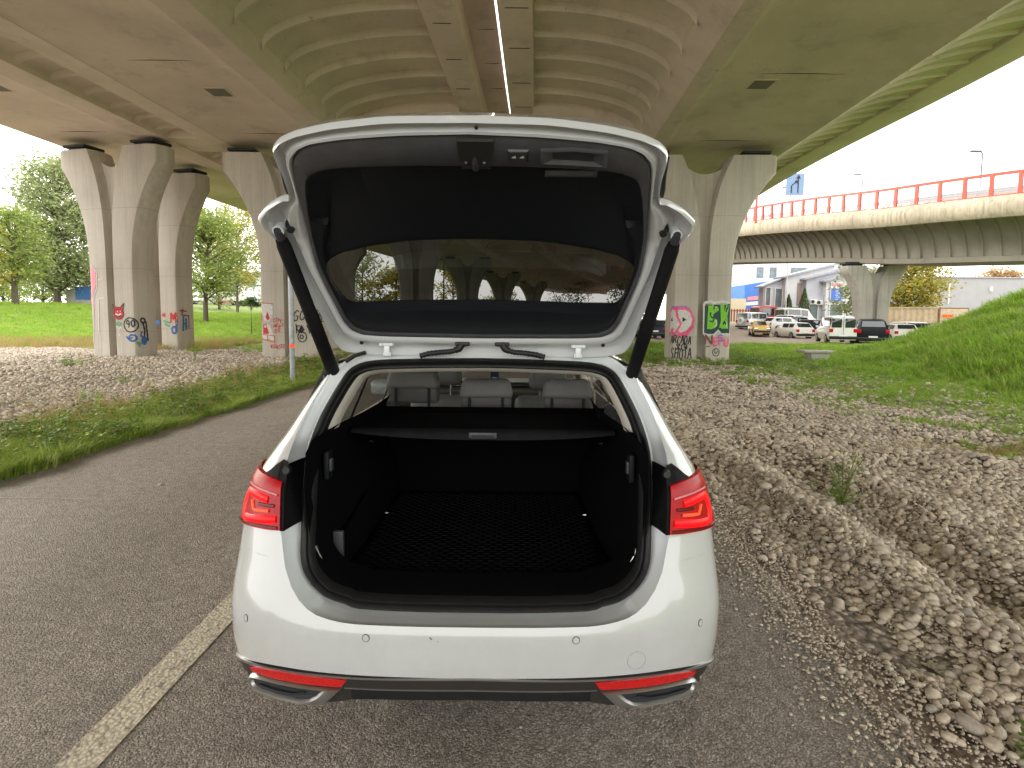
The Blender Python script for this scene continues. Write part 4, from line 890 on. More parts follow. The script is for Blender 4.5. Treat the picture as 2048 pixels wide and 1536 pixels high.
vehicle('parked_car', spot(1850, 50.), face(1850, 50), 4.5, 1.76, 1.42, pw, WAGON, 'white car behind the off-white estate, before the container')
vehicle('parked_car', spot(1880, 43.5), face(1880, 30), 4.4, 1.75, 1.44, pd, HATCH, 'dark car half hidden by the grassy mound')
vehicle('parked_car', spot(1309, 43.), face(1309, 12), 4.5, 1.8, 1.46, pd, WAGON, 'dark blue car left of the right pier, seen behind the tailgate strut')
vehicle('parked_car', spot(1318, 50.), face(1318, -20), 4.5, 1.8, 1.46, ps, WAGON, 'silver car behind the dark blue one left of the right pier')
vehicle('delivery_van', spot(1556, 70.), R(-70), 5.4, 1.95, 2.4, pw, [(0, 1.1, 1.1, .9), (.05, 1.2, 2.25, .84), (.5, 1.2, 2.40, .86), (2.6, 1.2, 2.40, .86), (3.9, 1.2, 2.25, .82), (4.8, 1.15, 1.15, .85), (5.3, .95, .95, .85), (5.4, .6, .6, .8)], 'white delivery van with sloping nose behind the white open-boot car', 'van')
vehicle('delivery_van', spot(1505, 74.), R(-70), 5.4, 1.95, 2.6, pr, [(0, 1.1, 1.1, .9), (.05, 1.2, 2.45, .84), (.5, 1.2, 2.60, .86), (2.6, 1.2, 2.60, .86), (3.9, 1.2, 2.45, .82), (4.8, 1.15, 1.15, .85), (5.3, .95, .95, .85), (5.4, .6, .6, .8)], 'red and white van behind the boxy silver off-road car', 'van')
vehicle('parked_car', spot(1625, 60.), face(1625, 70), 4.4, 1.75, 1.44, pb, HATCH, 'black car between the cream hatchback and the conifers')
# left side, beyond the field
vehicle('parked_car', spot(392, 86.), R(172), 4.4, 1.75, 1.5, pw, HATCH, 'white car beyond the field at the left edge of the gap between piers', 'car', 'cars beyond the field')
vehicle('parked_car', spot(428, 86.), R(176), 4.2, 1.75, 1.5, pw, HATCH, 'white car beyond the field right of the leaning trunk', 'car', 'cars beyond the field')
tr = empty('box_truck', spot(469, 90.), 'white box truck parked beyond the field', 'truck')
m = MB(); m.box((0, 0, 1.95), (2.45, 6., 2.5), 0, .04); m.build('cargo_box', pw, tr); m = MB(); m.box((0, 3.9, 1.3), (2.2, 1.8, 2.0), 0, .15); m.build('cab', pw, tr)
m = MB(); m.box((0, 0, .62), (2.3, 6., .2)); m.build('chassis', M['g_black'], tr, smooth=0)
for s in (-1, 1):
    for y in (-2., 3.6): m = MB(); m.tube([(s*.8, y, .45), (s*1.15, y, .45)], .45, 16); m.build('wheel', M['tyre'], tr)
m = MB(); m.box((0, -3.03, .55), (2.3, .08, .18)); m.build('bumper', M['g_red'], tr, smooth=0)

# left background: graffiti block, wall, pale buildings
gb = empty('concrete_block', (-47.5, 62., tz(-47, 62)), 'grey concrete block with blue graffiti among the far trees', 'concrete block')
m = MB(); m.prism([(-1.6, -1.2), (2.0, -1.2), (2.6, 1.2), (-1.6, 1.2)], -.3, 1.7); m.build('block', M['block'], gb, smooth=0)
m = MB(); m.box((.3, -1.26, 1.3), (1.6, .04, 1.4)); m.build('graffiti', M['g_blue'], gb, smooth=0)
gb = empty('concrete_block', (-44.0, 62.4, tz(-44, 62)), 'concrete block with dark purple graffiti beside the blue one', 'concrete block')
m = MB(); m.box((0, 0, .6), (3.4, 1.4, 1.5)); m.build('block', M['block'], gb, smooth=0); m = MB(); m.box((-.1, -.74, .65), (2.2, .04, 1.1)); m.build('graffiti', simple('spray_indigo', (.07, .05, .22), .7), gb, smooth=0)
m = MB(); m.box((0, 0, .8), (44., .3, 1.8)); tag(m.build('boundary_wall', M['block'], loc=(-48., 93., 2.1), smooth=0), 'low grey wall behind the cars beyond the field', 'wall')
pbld = empty('apartment_building', (-54, 125, 2), 'pale building glimpsed through the trees above the box truck', 'building')
m = MB(); m.box((0, 0, 4), (16, 10, 8)); m.build('wall', bw2, pbld, smooth=0); m = MB(); m.box((0, 0, 8.3), (17, 11, .6)); m.build('roof', roofm, pbld, smooth=0)
for k in range(4): m = MB(); m.box((-6+k*3.6, -5.03, 6.4), (1.6, .06, 1.6)); m.build('window', winm, pbld, smooth=0)
# things beyond the bridge, seen through the tinted window
fb = empty('office_building', (-9, 125, 0), 'long white low building seen through the raised tinted window', 'building')
m = MB(); m.box((0, 0, 2.0), (60, 12, 5.0)); m.build('wall', bw, fb, smooth=0); m = MB(); m.box((0, 0, 4.7), (62, 13, .5)); m.build('roof', roofm, fb, smooth=0)
for k in range(12): m = MB(); m.box((-26+k*4.6, -6.03, 3.4), (2.2, .06, 1.6)); m.build('window', winm, fb, smooth=0)
lamp((-5.6, 45., 0), 6.1, 'slim street lamp under the deck seen through the raised tinted window', 0, .3)

# ------------------------------------------------------------------ trees
def tree(name, loc, h, rad, crown0, mat, label, group=None, n=90, lv=42, ls=.16, lean=(0, 0), seed=1, droop=.0, trunk_r=.18, gaps=.35):
    r = random.Random(seed); root = empty(name, loc, label, 'tree' if 'bush' not in name else 'bush', group)
    m = MB(); tp = Vector((lean[0], lean[1], h*.72)); 
    pts = [Vector((lean[0]*k*k, lean[1]*k*k, -.3+h*.75*k)) for k in (0, .2, .4, .6, .8, 1.)]
    m.tube(pts, [trunk_r*(1-.8*k) for k in (0, .2, .4, .6, .8, 1.)], 8)
    tips = []
    for i in range(n):
        k = r.uniform(0, 1); a = r.uniform(0, 6.283); zz = lerp(crown0, h, k)
        prof = math.sin(math.pi*min(1, (k*.82+.14)))**.6*(.80+.20*math.sin(a*2+seed)*math.cos(a*3+k*5+seed)) + .08
        rr = rad*prof*r.uniform(.35, 1.)
        c = Vector((lean[0]*k+rr*math.cos(a), lean[1]*k+rr*math.sin(a), zz - droop*rr))
        if noise.noise(c*.45+Vector((seed*7.3, 0, 0))) < -.28*(1-gaps): continue
        tips.append(c)
    for c in tips[:n//2]:
        zb = max(crown0*.55, min(h*.7, c.z-r.uniform(.3, .5)*c.xy.length-.3)); kk = max(0, min(1, (zb+.3)/(h*.75)))
        b = Vector((lean[0]*kk*kk, lean[1]*kk*kk, zb)); mid = b.lerp(c, .5)+Vector((0, 0, .12*c.xy.length))
        m.tube([b, mid, c], [trunk_r*.30, trunk_r*.16, trunk_r*.05], 4, False)
    m.build('trunk', M['bark'], root)
    g = MB(); vs = []; fs = []
    for c in tips:
        cs = rad*r.uniform(.16, .34)
        for _ in range(lv):
            d = Vector((r.gauss(0, 1), r.gauss(0, 1), r.gauss(0, .7))); p = c + d*cs*.55; s = ls*r.uniform(.6, 1.3)
            u = Vector((r.uniform(-1, 1), r.uniform(-1, 1), r.uniform(-.7, .7))).normalized(); v = u.cross(Vector((r.uniform(-1, 1), r.uniform(-1, 1), r.uniform(-1, 1)))).normalized()
            i = len(vs); vs += [p-u*s, p+v*s*.42, p+u*s, p-v*s*.42]; fs.append((i, i+1, i+2, i+3))
    g.v = [tuple(q) for q in vs]; g.f = fs; g.m = [0]*len(fs); g.build('crown', M[mat], root, smooth=0)
    return root
def T(px, Y, **k): X = at(px, Y); return (X, Y, tz(X, Y))
tree('broadleaf_tree', T(118, 60), 15.2, 5.6, 2.2, 'leaf_green', 'tallest grey-green tree left of the foremost pier', 'trees beyond the field', 330, 62, .22, (.5, 0), 3, trunk_r=.35)
tree('broadleaf_tree', T(176, 64), 11., 4.2, 1.2, 'leaf_dark', 'darker tree behind the graffiti blocks', 'trees beyond the field', 120, 55, .22, seed=5)
tree('broadleaf_tree', T(34, 52), 8.6, 3.6, 2.4, 'leaf_light', 'yellow-green tree with a straight dark trunk at the left edge', 'trees beyond the field', 110, 55, .17, seed=8, trunk_r=.3)
tree('broadleaf_tree', T(-40, 50), 8., 3.6, 1.0, 'leaf_yellow', 'yellowing tree cut by the left picture edge', 'trees beyond the field', 90, 50, .17, seed=9)
tree('broadleaf_tree', T(90, 80), 11.0, 5.5, .5, 'leaf_light', 'hazy light tree low behind the leftmost trunks', 'trees beyond the field', 130, 50, .26, seed=12)
tree('broadleaf_tree', T(10, 88), 11.5, 6.5, .5, 'leaf_light', 'hazy pale tree in the far left corner', 'trees beyond the field', 130, 50, .28, seed=13)
tree('broadleaf_tree', T(-60, 84), 12., 6.5, .5, 'leaf_green', 'far green tree beyond the left picture edge', 'trees beyond the field', 110, 50, .28, seed=14)
tree('broadleaf_tree', T(412, 44), 8.9, 3.6, 2.6, 'leaf_light', 'leafy tree with leaning trunk between the left and middle piers', 'trees between the piers', 190, 62, .16, (.4, 0), 21, trunk_r=.22)
tree('broadleaf_tree', T(476, 58), 11.5, 3.6, 2.6, 'leaf_yellow', 'thin yellowish tree with open crown left of the middle pier', 'trees between the piers', 130, 46, .17, (.2, 0), 22, trunk_r=.16, gaps=.3)
tree('broadleaf_tree', T(440, 72), 10.5, 5.0, .8, 'leaf_green', 'greener tree right behind the leaning one', 'trees between the piers', 150, 52, .2, seed=24)
tree('bush', T(503, 34), 2.3, 1.0, .1, 'leaf_dark', 'dark green bush beside the middle pier', None, 60, 60, .09, seed=25, trunk_r=.05)
tree('broadleaf_tree', T(1800, 60), 8.3, 4.6, 2.2, 'leaf_yellow', 'yellowing tree behind the overpass pier, right part of its crown', 'trees by the overpass', 190, 60, .2, (.8, 0), 31, trunk_r=.25)
tree('broadleaf_tree', T(1704, 60), 7.4, 3.0, 1.8, 'leaf_green', 'green tree hanging over the blue company board', 'trees by the overpass', 80, 55, .19, seed=32)
tree('broadleaf_tree', T(1990, 112), 11.3, 5.5, 4., 'leaf_rust', 'rusty autumn tree behind the grey warehouse', None, 130, 50, .3, seed=33)
for px, Y, h, s, lb in ((1573, 73.5, 4.2, 41, 'narrow conifer, the smaller of the two before the grey building'), (1604, 73., 4.9, 42, 'conical conifer, the bigger of the two before the grey building')):
    x, y, z = T(px, Y); root = empty('conifer', (x, y, z), lb, 'tree', 'conifers before the grey building'); r = random.Random(s)
    m = MB(); m.tube([(0, 0, -.2), (0, 0, .5)], .08, 8); m.build('trunk', M['bark'], root)
    m = MB(); vs = []; fs = []
    for _ in range(2600):
        k = r.random()**1.5; a = r.uniform(0, 6.28); rr = h*.24*(1-k)**.8*(.55+.5*math.sqrt(r.random()))*(1-.5*max(0, .12-k)*8); p = Vector((rr*math.cos(a), rr*math.sin(a), .15+k*(h-.15))); u = Vector((math.cos(a)*.5, math.sin(a)*.5, 1)).normalized()*.16; v = Vector((-math.sin(a), math.cos(a), 0))*.05
        i = len(vs); vs += [p-u*.3, p+v, p+u, p-v]; fs.append((i, i+1, i+2, i+3))
    m.v = [tuple(q) for q in vs]; m.f = fs; m.m = [0]*len(fs); m.build('crown', M['leaf_dark'], root, smooth=0)
for i, (X, Y, h, rd, mt, lb) in enumerate(((-24, 62, 7, 4, 'leaf_green', 'scrubby green tree seen through the left part of the tinted window'), (-13.5, 64, 5.5, 3.5, 'leaf_yellow', 'yellowish scrub seen through the tinted window'), (-34, 104, 10, 6, 'leaf_light', 'pale tree behind the box truck'), (20, 92, 9, 5, 'leaf_green', 'green tree hidden behind the right pier row'), (12, 118, 10, 6, 'leaf_light', 'far tree at the end of the viaduct'), (-19, 70, 8, 4.5, 'leaf_green', 'leafy tree in the left corner of the tinted window'), (-9.5, 88, 7, 4, 'leaf_yellow', 'yellowish tree between the piers in the tinted window'), (-2., 108, 7, 5, 'leaf_green', 'green tree closing the view under the viaduct'))):
    tree('broadleaf_tree', (X, Y, tz(X, Y)), h, rd, .6, mt, lb, 'trees behind the viaduct', 70, 45, .24, seed=50+i)
# ------------------------------------------------------------------ scattered ground cover (stuff)
SRC = []
def hidden(mb, name, mat):
    me = bpy.data.meshes.new(name); me.from_pydata(mb.v, [], mb.f); me.materials.append(mat); me.polygons.foreach_set('use_smooth', [True]*len(me.polygons)); me.update()
    return bpy.data.objects.new(name, me)
def blades(seed, n, h, spread, wd, lean=.5):
    r = random.Random(seed); m = MB()
    for _ in range(n):
        a = r.uniform(0, 6.28); d = r.uniform(0, spread); b = Vector((d*math.cos(a), d*math.sin(a), -.01)); hh = h*r.uniform(.5, 1.1); ln = Vector((math.cos(a), math.sin(a), 0))*lean*hh*r.uniform(.3, 1.)
        s = Vector((-math.sin(a+r.uniform(-1, 1)), math.cos(a), 0))*wd*r.uniform(.7, 1.3)
        p1 = b+ln*.3+Vector((0, 0, hh*.55)); p2 = b+ln+Vector((0, 0, hh*.95))
        m.add([b-s, b+s, p1+s*.7, p1-s*.7, p2], [(0, 1, 2, 3), (3, 2, 4)])
    return m
def weedm(seed, n, h, ls):
    r = random.Random(seed); m = MB()
    for _ in range(n):
        a = r.uniform(0, 6.28); z = h*r.uniform(.05, 1.); rr = h*.55*r.uniform(.1, 1)*(1.1-z/h*.6); p = Vector((rr*math.cos(a), rr*math.sin(a), z)); u = Vector((math.cos(a), math.sin(a), r.uniform(-.2, .8))).normalized()*ls*r.uniform(.6, 1.2); v = Vector((-math.sin(a), math.cos(a), r.uniform(-.4, .4)))*ls*.38
        m.add([p-u*.5, p+v, p+u, p-v], [(0, 1, 2, 3)])
    return m
def pebm(seed):
    r = random.Random(seed); bm = bmesh.new(); bmesh.ops.create_icosphere(bm, subdivisions=2, radius=.5)
    sx, sy, sz = 1., r.uniform(.62, .9), r.uniform(.42, .66); o = Vector((seed*3.1, 0, 0))
    for v in bm.verts:
        k = 1+.28*noise.noise(v.co*1.6+o)+.08*noise.noise(v.co*4+o); v.co = Vector((v.co.x*sx*k, v.co.y*sy*k, v.co.z*sz*k))
    m = MB(); m.bm(bm); return m
def scatter(name, label, srcs, pts):
    """pts: (x, y, z, scale, rotz, tilt)"""
    c = bpy.data.collections.new(name+'_kinds')
    for s in srcs: c.objects.link(s)
    me = bpy.data.meshes.new(name); n = len(pts); me.vertices.add(n)
    me.vertices.foreach_set('co', [k for p in pts for k in p[:3]])
    a = me.attributes.new('sc', 'FLOAT', 'POINT'); a.data.foreach_set('value', [p[3] for p in pts])
    a = me.attributes.new('rot', 'FLOAT_VECTOR', 'POINT'); a.data.foreach_set('vector', [k for p in pts for k in (p[5]*math.cos(p[4]*3), p[5]*math.sin(p[4]*5), p[4])])
    o = bpy.data.objects.new(name, me); COL.objects.link(o)
    ng = bpy.data.node_groups.new(name, 'GeometryNodeTree'); ng.interface.new_socket('Geometry', in_out='INPUT', socket_type='NodeSocketGeometry'); ng.interface.new_socket('Geometry', in_out='OUTPUT', socket_type='NodeSocketGeometry')
    gi = ng.nodes.new('NodeGroupInput'); g_o = ng.nodes.new('NodeGroupOutput'); ip = ng.nodes.new('GeometryNodeInstanceOnPoints'); ci = ng.nodes.new('GeometryNodeCollectionInfo')
    ci.inputs['Collection'].default_value = c; ci.inputs['Separate Children'].default_value = True; ci.inputs['Reset Children'].default_value = True
    ip.inputs['Pick Instance'].default_value = True
    n1 = ng.nodes.new('GeometryNodeInputNamedAttribute'); n1.data_type = 'FLOAT'; n1.inputs['Name'].default_value = 'sc'
    n2 = ng.nodes.new('GeometryNodeInputNamedAttribute'); n2.data_type = 'FLOAT_VECTOR'; n2.inputs['Name'].default_value = 'rot'
    L = ng.links.new; L(gi.outputs[0], ip.inputs['Points']); L(ci.outputs[0], ip.inputs['Instance']); L(n1.outputs['Attribute'], ip.inputs['Scale']); L(n2.outputs['Attribute'], ip.inputs['Rotation']); L(ip.outputs[0], g_o.inputs[0])
    md = o.modifiers.new('scatter', 'NODES'); md.node_group = ng
    return tag(o, label, None, None, 'stuff')
r = random.Random(11)
def in_view(x, y, mg=2.):   # keep to what the camera (and a step to its side) could see
    return y > .4 and abs(x) < y*1.0 + mg
pebs = [hidden(pebm(k), 'pebble_kind', M['pebble']) for k in range(6)]
P = []
def peb(x, y, s): P.append((x, y, tz(x, y)+s*.12, s, r.uniform(0, 6.28), r.uniform(0, .7)))
# right gravel, density falling with distance
def band(x0, x1, y0, y1, dens, smin, smax, cond):
    for _ in range(int((x1-x0)*(y1-y0)*dens)):
        x = r.uniform(x0, x1); y = r.uniform(y0, y1)
        if in_view(x, y) and cond(x, y): peb(x, y, smin*(smax/smin)**(r.random()**1.6))
def gr_ok(x, y):
    t = x-road_r(y)
    if t < -.05: return r.random() < .0
    a = mask(x, y); return r.random() < sm((t+.02)/.45)*a[0]*(1-.86*a[1])+.02
band(1.4, 6.5, .6, 5.5, 1500, .020, .075, gr_ok)
band(1.6, 10., 5.5, 11, 560, .035, .095, gr_ok)
band(1.8, 11., 11, 21, 210, .05, .12, gr_ok)
band(1.4, 5., .6, 5.0, 1700, .010, .026, gr_ok)
band(1.45, 3.4, .6, 6.0, 2600, .008, .022, lambda x, y: 0. < x-road_r(y) < 1.1)
def grl_ok(x, y):
    if x > road_l(y)-.2: return False
    a = mask(x, y); return r.random() < a[0]*(1-.9*a[1])
band(-14., -5.2, 5., 12., 330, .04, .10, grl_ok)
band(-24., -4.6, 12., 31., 120, .06, .13, grl_ok)
scatter('river_gravel', 'rounded beige and grey river pebbles', pebs, P)
P2 = []
for _ in range(5200):   # grit creeping over the asphalt edge and loose chips
    y = r.uniform(.5, 9.); t = -abs(r.gauss(0, .16))+.10; x = road_r(y)+t; s = r.uniform(.006, .022); P2.append((x, y, .012+s*.15, s, r.uniform(0, 6.28), .3))
for x, y, s in ((2.18, 3.25, .10), (1.98, 2.95, .07), (2.35, 2.95, .085), (2.5, 3.6, .10), (3.0, 3.9, .11), (1.86, 2.1, .10), (2.05, 2.0, .13), (2.6, 2.75, .08), (3.2, 3.1, .1)): P2.append((x, y, tz(x, y)+.02, s, r.uniform(0, 6), .2))
for _ in range(110): P2.append((r.uniform(-4.6, 1.5), r.uniform(.9, 9), .015, r.uniform(.006, .014), r.uniform(0, 6), .3))
P2.append((-3.35, 5.15, .02, .05, 1., .2)); P2.append((-2.9, 6.4, .015, .03, 1., .2))
for _ in range(80):   # bigger cobbles riding the ridges
    y = r.uniform(1.5, 9.5); t = r.choice((.85, 1.8, 1.8, 2.6, 3.3))+r.gauss(0, .25); x = road_r(y)+t; s = r.uniform(.075, .13)
    if in_view(x, y): P2.append((x, y, tz(x, y)+s*.22, s, r.uniform(0, 6.28), r.uniform(0, .6)))
scatter('loose_grit', 'small grit and loose stones along the asphalt edge', pebs, P2)
# grass and weeds
gsrc = [hidden(blades(k, 20, .15, .08, .0045, 1.0), 'grass_kind', M['grass']) for k in range(4)]
G = []
for _ in range(30000):
    y = 4.5+(r.random()**1.3)*15; e_ = road_l(y)+.05+.10*nz(y, 2, 2.3); x = e_-abs(r.gauss(0, 1.0)); a = mask(min(x, road_l(y)), y)
    if x < road_l(y)+.25 and r.random() < a[1]+.03 and in_view(x, y): G.append((x, y, tz(x, y) if x < road_l(y) else .01, r.uniform(.5, 1.3)*(1.-.45*sm((road_l(y)-x)/1.5))*(.7+.6*max(0, nz(x, y, 1.3, 3)+.4)), r.uniform(0, 6.28), r.uniform(0, .3)))
scatter('verge_grass', 'bright green grass along the left road edge', gsrc, G)
wsrc = [hidden(weedm(k, 34, .20, .034), 'weed_kind', M['weed']) for k in range(3)] + [hidden(weedm(k+9, 26, .15, .05), 'weed_kind', M['grass']) for k in range(2)]
W_ = []
for _ in range(3600):
    y = 4.5+(r.random()**1.2)*16; x = road_l(y)-abs(r.gauss(.1, 1.4)); a = mask(x, y)
    if r.random() < a[1]*.34*(.4+1.2*sm(nz(x, y, .8, 7)*2+.4))+.02 and in_view(x, y): W_.append((x, y, tz(x, y), r.uniform(.6, 1.35), r.uniform(0, 6.28), r.uniform(0, .2)))
for _ in range(9000):
    y = r.uniform(14.5, 33); x = r.uniform(2.5, 16); a = mask(x, y)
    if r.random() < a[1]*(.9 if y > 17 and x < 10.5 else .18) and in_view(x, y): W_.append((x, y, tz(x, y), r.uniform(.5, 1.15), r.uniform(0, 6.28), .1))
for cx, cy, rad, n in ((7.6, 18.6, .8, 130), (8.5, 19.6, .7, 120), (3.0, 4.9, .18, 7), (-6.6, 17.6, .5, 50), (-5.3, 19.5, .8, 90), (-9.1, 12.8, .22, 10), (-7.8, 10.2, .25, 9), (-9.0, 9.2, .25, 8), (-13.2, 16.5, .5, 14), (1.98, 1.95, .07, 4)):
    for _ in range(n): x = cx+r.gauss(0, rad*.5); y = cy+r.gauss(0, rad*.5); W_.append((x, y, tz(x, y), r.uniform(.6, 1.6) if rad > .4 else r.uniform(.5, .9), r.uniform(0, 6.28), .15))
scatter('low_weeds', 'dark green broadleaf weeds in the verge and gravel', wsrc, W_)
fsrc = [hidden(blades(20+k, 22, .22, .22, .009, 1.1), 'field_kind', M['field']) for k in range(4)]
F_ = []
for _ in range(60000):   # mound and right grass
    y = 5+(r.random()**1.2)*30; x = r.uniform(5.0, 34); 
    if not in_view(x, y, .8): continue
    a = mask(x, y)
    if r.random() < a[1]*(1 if x > 9 or y > 24 else .6): k = (lerp(.45, 1.0, sm((x-9.5)/3)) if y < 26 else .7)*(.75+.7*max(0, nz(x, y, .7, 6)+.3)); F_.append((x, y, tz(x, y), k*r.uniform(.6, 1.2), r.uniform(0, 6.28), r.uniform(0, .5)))
for _ in range(34000):   # left field
    y = 23+(r.random()**1.4)*36; x = r.uniform(-60, -6); a = mask(x, y)
    if in_view(x, y, 1.) and r.random() < a[1]: F_.append((x, y, tz(x, y), r.uniform(.7, 1.3), r.uniform(0, 6.28), r.uniform(0, .4)))
scatter('field_grass', 'lush bright green grass on the mound and the far field', fsrc, F_)
dsrc = [hidden(blades(40+k, 12, .42, .14, .006, .6), 'dry_kind', M['dry']) for k in range(3)]
D_ = []
for _ in range(30000):
    y = r.uniform(14, 34); x = r.uniform(-34, -4.8); a = mask(x, y)
    if in_view(x, y) and r.random() < a[2]*.55: D_.append((x, y, tz(x, y), r.uniform(.5, 1.1), r.uniform(0, 6.28), r.uniform(0, .3)))
for _ in range(1500):
    y = r.uniform(5, 17); x = road_l(y)-abs(r.gauss(1.2, .8))
    if r.random() < .6: D_.append((x, y, tz(x, y), r.uniform(.25, .6), r.uniform(0, 6.28), .3))
for _ in range(2600):
    y = 6+r.random()*20; x = r.uniform(7.5, 28); a = mask(x, y)
    if in_view(x, y, .5) and r.random() < a[1]*sm(nz(x, y, .5, 8)*2.5-.1): D_.append((x, y, tz(x, y), r.uniform(.3, .6), r.uniform(0, 6.28), .5))
for _ in range(260): x = 6.1+r.gauss(0, .55); y = 6.9+r.gauss(0, .13); D_.append((x, y, tz(x, y), r.uniform(.18, .35), r.uniform(0, 6.28), 1.2))
scatter('dry_grass', 'straw-coloured dry grass around the gravel', dsrc, D_)
# young plants one can tell apart
for i, (x, y, h, lb) in enumerate(((-10.2, 17.6, .75, 'small yellow-green sapling standing in the left gravel before the middle pier'), (3.02, 4.9, .55, 'thin pale weed stem in the gravel beside the right tail light'), (-11.9, 20.6, .6, 'feathery dry plant at the foot of the left pier'))):
    root = empty('young_plant', (x, y, tz(x, y)), lb, 'plant'); q = random.Random(i+3)
    m = MB(); tips = []
    for k in range(7):
        a = q.uniform(0, 6.28); e = Vector((math.cos(a)*h*.28, math.sin(a)*h*.28, h*q.uniform(.6, 1.))); m.tube([(0, 0, 0), e*.5+Vector((0, 0, .05)), e], .004, 4, False); tips += [e, e*.75, e*.5+Vector((0, 0, .05))]
    m.build('stem', M['weed'], root)
    m = MB()
    for e in tips:
        for _ in range(7):
            p = e+Vector((q.gauss(0, .04), q.gauss(0, .04), q.gauss(0, .05))); u = Vector((q.uniform(-1, 1), q.uniform(-1, 1), q.uniform(-.5, 1))).normalized()*.03; v = u.cross(Vector((0, 0, 1)))*.4; m.add([p-u, p+v, p+u, p-v], [(0, 1, 2, 3)])
    m.build('leaves', M['leaf_yellow' if i != 1 else 'leaf_light'], root, smooth=0)
# ------------------------------------------------------------------ the white estate car (local: u right, v forward from the bumper, h up)
car = empty('estate_car', (-.125, 1.72, 0), 'large white estate car with raised tailgate and empty black boot, in the foreground', 'car')
BT = [(.20, .83, .07, .36), (.30, .875, .025, .36), (.36, .895, .012, .36), (.43, .905, .006, .36), (.50, .912, 0, .36), (.60, .915, 0, .36), (.66, .917, .02, .36), (.75, .915, .06, .36), (.87, .914, .108, .36), (1.02, .885, .15, .36), (1.10, .845, .20, .36), (1.17, .805, .26, .36), (1.27, .755, .34, .34), (1.36, .705, .42, .30), (1.43, .665, .48, .28), (1.48, .615, .54, .25)]
SE = 2.9
def vb(u, h):
    us, v0, D = interp(h, BT); x = min(abs(u)/us, 1.); return v0+D*(1-(1-x**SE)**(1/SE))
def surf(u, h, off=0.):   # point on the rear skin pushed out along its normal
    e = .004; p = Vector((u, vb(u, h), h)); us = interp(h, BT)[0]
    if abs(u) > us*.999: n = Vector((1 if u > 0 else -1, 0, 0)); return p+n*off
    du = Vector((u+e, vb(u+e, h), h))-Vector((u-e, vb(u-e, h), h)); dh = Vector((0, vb(u, h+e)-vb(u, h-e), 2*e))
    n = du.cross(dh).normalized(); 
    if n.y > 0: n = -n
    return p+n*off
def phis(u0f, n): a0 = math.asin(u0f) if u0f > 0 else 0; return [math.sin(lerp(a0, math.pi/2, k/n)) for k in range(n+1)]
NV = [.62, .9, 1.2]
# opening rim R (white skin edge) and seal outer edge, bottom centre -> top centre (right half)
RIM = [(0, .632), (.2, .632), (.401, .633), (.47, .640), (.523, .652), (.556, .667), (.585, .686), (.615, .714), (.641, .748), (.662, .79), (.677, .83), (.688, .875), (.694, .93), (.700, .98), (.706, 1.036), (.712, 1.08), (.716, 1.13), (.713, 1.18), (.700, 1.25), (.682, 1.31), (.658, 1.365), (.635, 1.41), (.605, 1.445), (.56, 1.475), (.50, 1.495), (.40, 1.505), (.2, 1.512), (0, 1.515)]
RIMV = {23: .655, 24: .675, 25: .685, 26: .692, 27: .695, 22: .635}
SEAL = [(0, .140, .614), (.2, .140, .615), (.40, .145, .621), (.455, .156, .632), (.50, .160, .643), (.536, .166, .658), (.567, .174, .679), (.592, .185, .70), (.612, .195, .724), (.627, .208, .752), (.638, .225, .79), (.645, .25, .84), (.651, .275, .90), (.656, .30, .95), (.662, .33, 1.01), (.668, .36, 1.06), (.671, .385, 1.10), (.670, .41, 1.14), (.660, .45, 1.20), (.642, .485, 1.26), (.615, .525, 1.325), (.588, .555, 1.38), (.562, .575, 1.42), (.53, .588, 1.443), (.49, .595, 1.456), (.42, .600, 1.465), (.2, .605, 1.472), (0, .607, 1.475)]
rimp = [Vector((u, RIMV.get(i, None) if i in RIMV else vb(u, h), h)) for i, (u, h) in enumerate(RIM)]
sealp = [Vector(p) for p in SEAL]
def mirror(rows): return [[(-p[0], p[1], p[2]) for p in r] for r in rows]
def both(m, rows): m.grid(rows); m.grid(mirror(rows), flip=True)
NX = 26
hrim = [(u, h) for u, h in RIM[:12]] ; hrim_t = [(u, h) for u, h in hrim]
def hT(u):
    if u >= .688: return .875
    return interp(u, [(a, b) for a, b in hrim])[0]
bm_ = MB()
fr = [k/12*.42 for k in range(12)] + [.42+(.752-.42)*k/9 for k in range(10)] + [math.sin(lerp(math.asin(.752), math.pi/2, k/14)) for k in range(1, 15)]
rows = []
HB = .462
for k in range(15):
    t = (k/14)
    row = []
    for f in fr:
        u915 = f*.915; ht = hT(u915); hb = HB-.062*max(0, (f-.6)/.4)**3; h = lerp(hb, ht, t); u = f*interp(h, BT)[0]; row.append(surf(u, h))
    rows.append(row)
both(bm_, rows)
# lower corner lip below the chrome strip at the outer corners
lo = []
for k in range(6):
    row = []
    for f in fr[24:]:
        hb = HB-.062*max(0, (f-.6)/.4)**3; h = lerp(hb-.002, hb-.02-.13*max(0., (f-.86)/.14), k/5); row.append(surf(f*interp(h, BT)[0], h, -.012))
    lo.append(row)
both(bm_, lo)
bm_.build('bumper', M['paint'], car, smooth=60, weld=.0008)
qm = MB()
lv = list(range(11, 23)); rows = []
for i in lv:
    u0, h = RIM[i]; us = interp(h, BT)[0]; f0 = min(.995, u0/us)
    row = [tuple(rimp[i])] + [tuple(surf(us*math.sin(lerp(math.asin(f0), math.pi/2, k/14)), h)) for k in range(1, 15)]
    v_end = vb(us, h)
    for k in range(1, 5): row.append((us+.004*k*(1 if h < 1 else .8), lerp(v_end, 1.25, k/4), h))
    rows.append(row)
both(qm, rows)
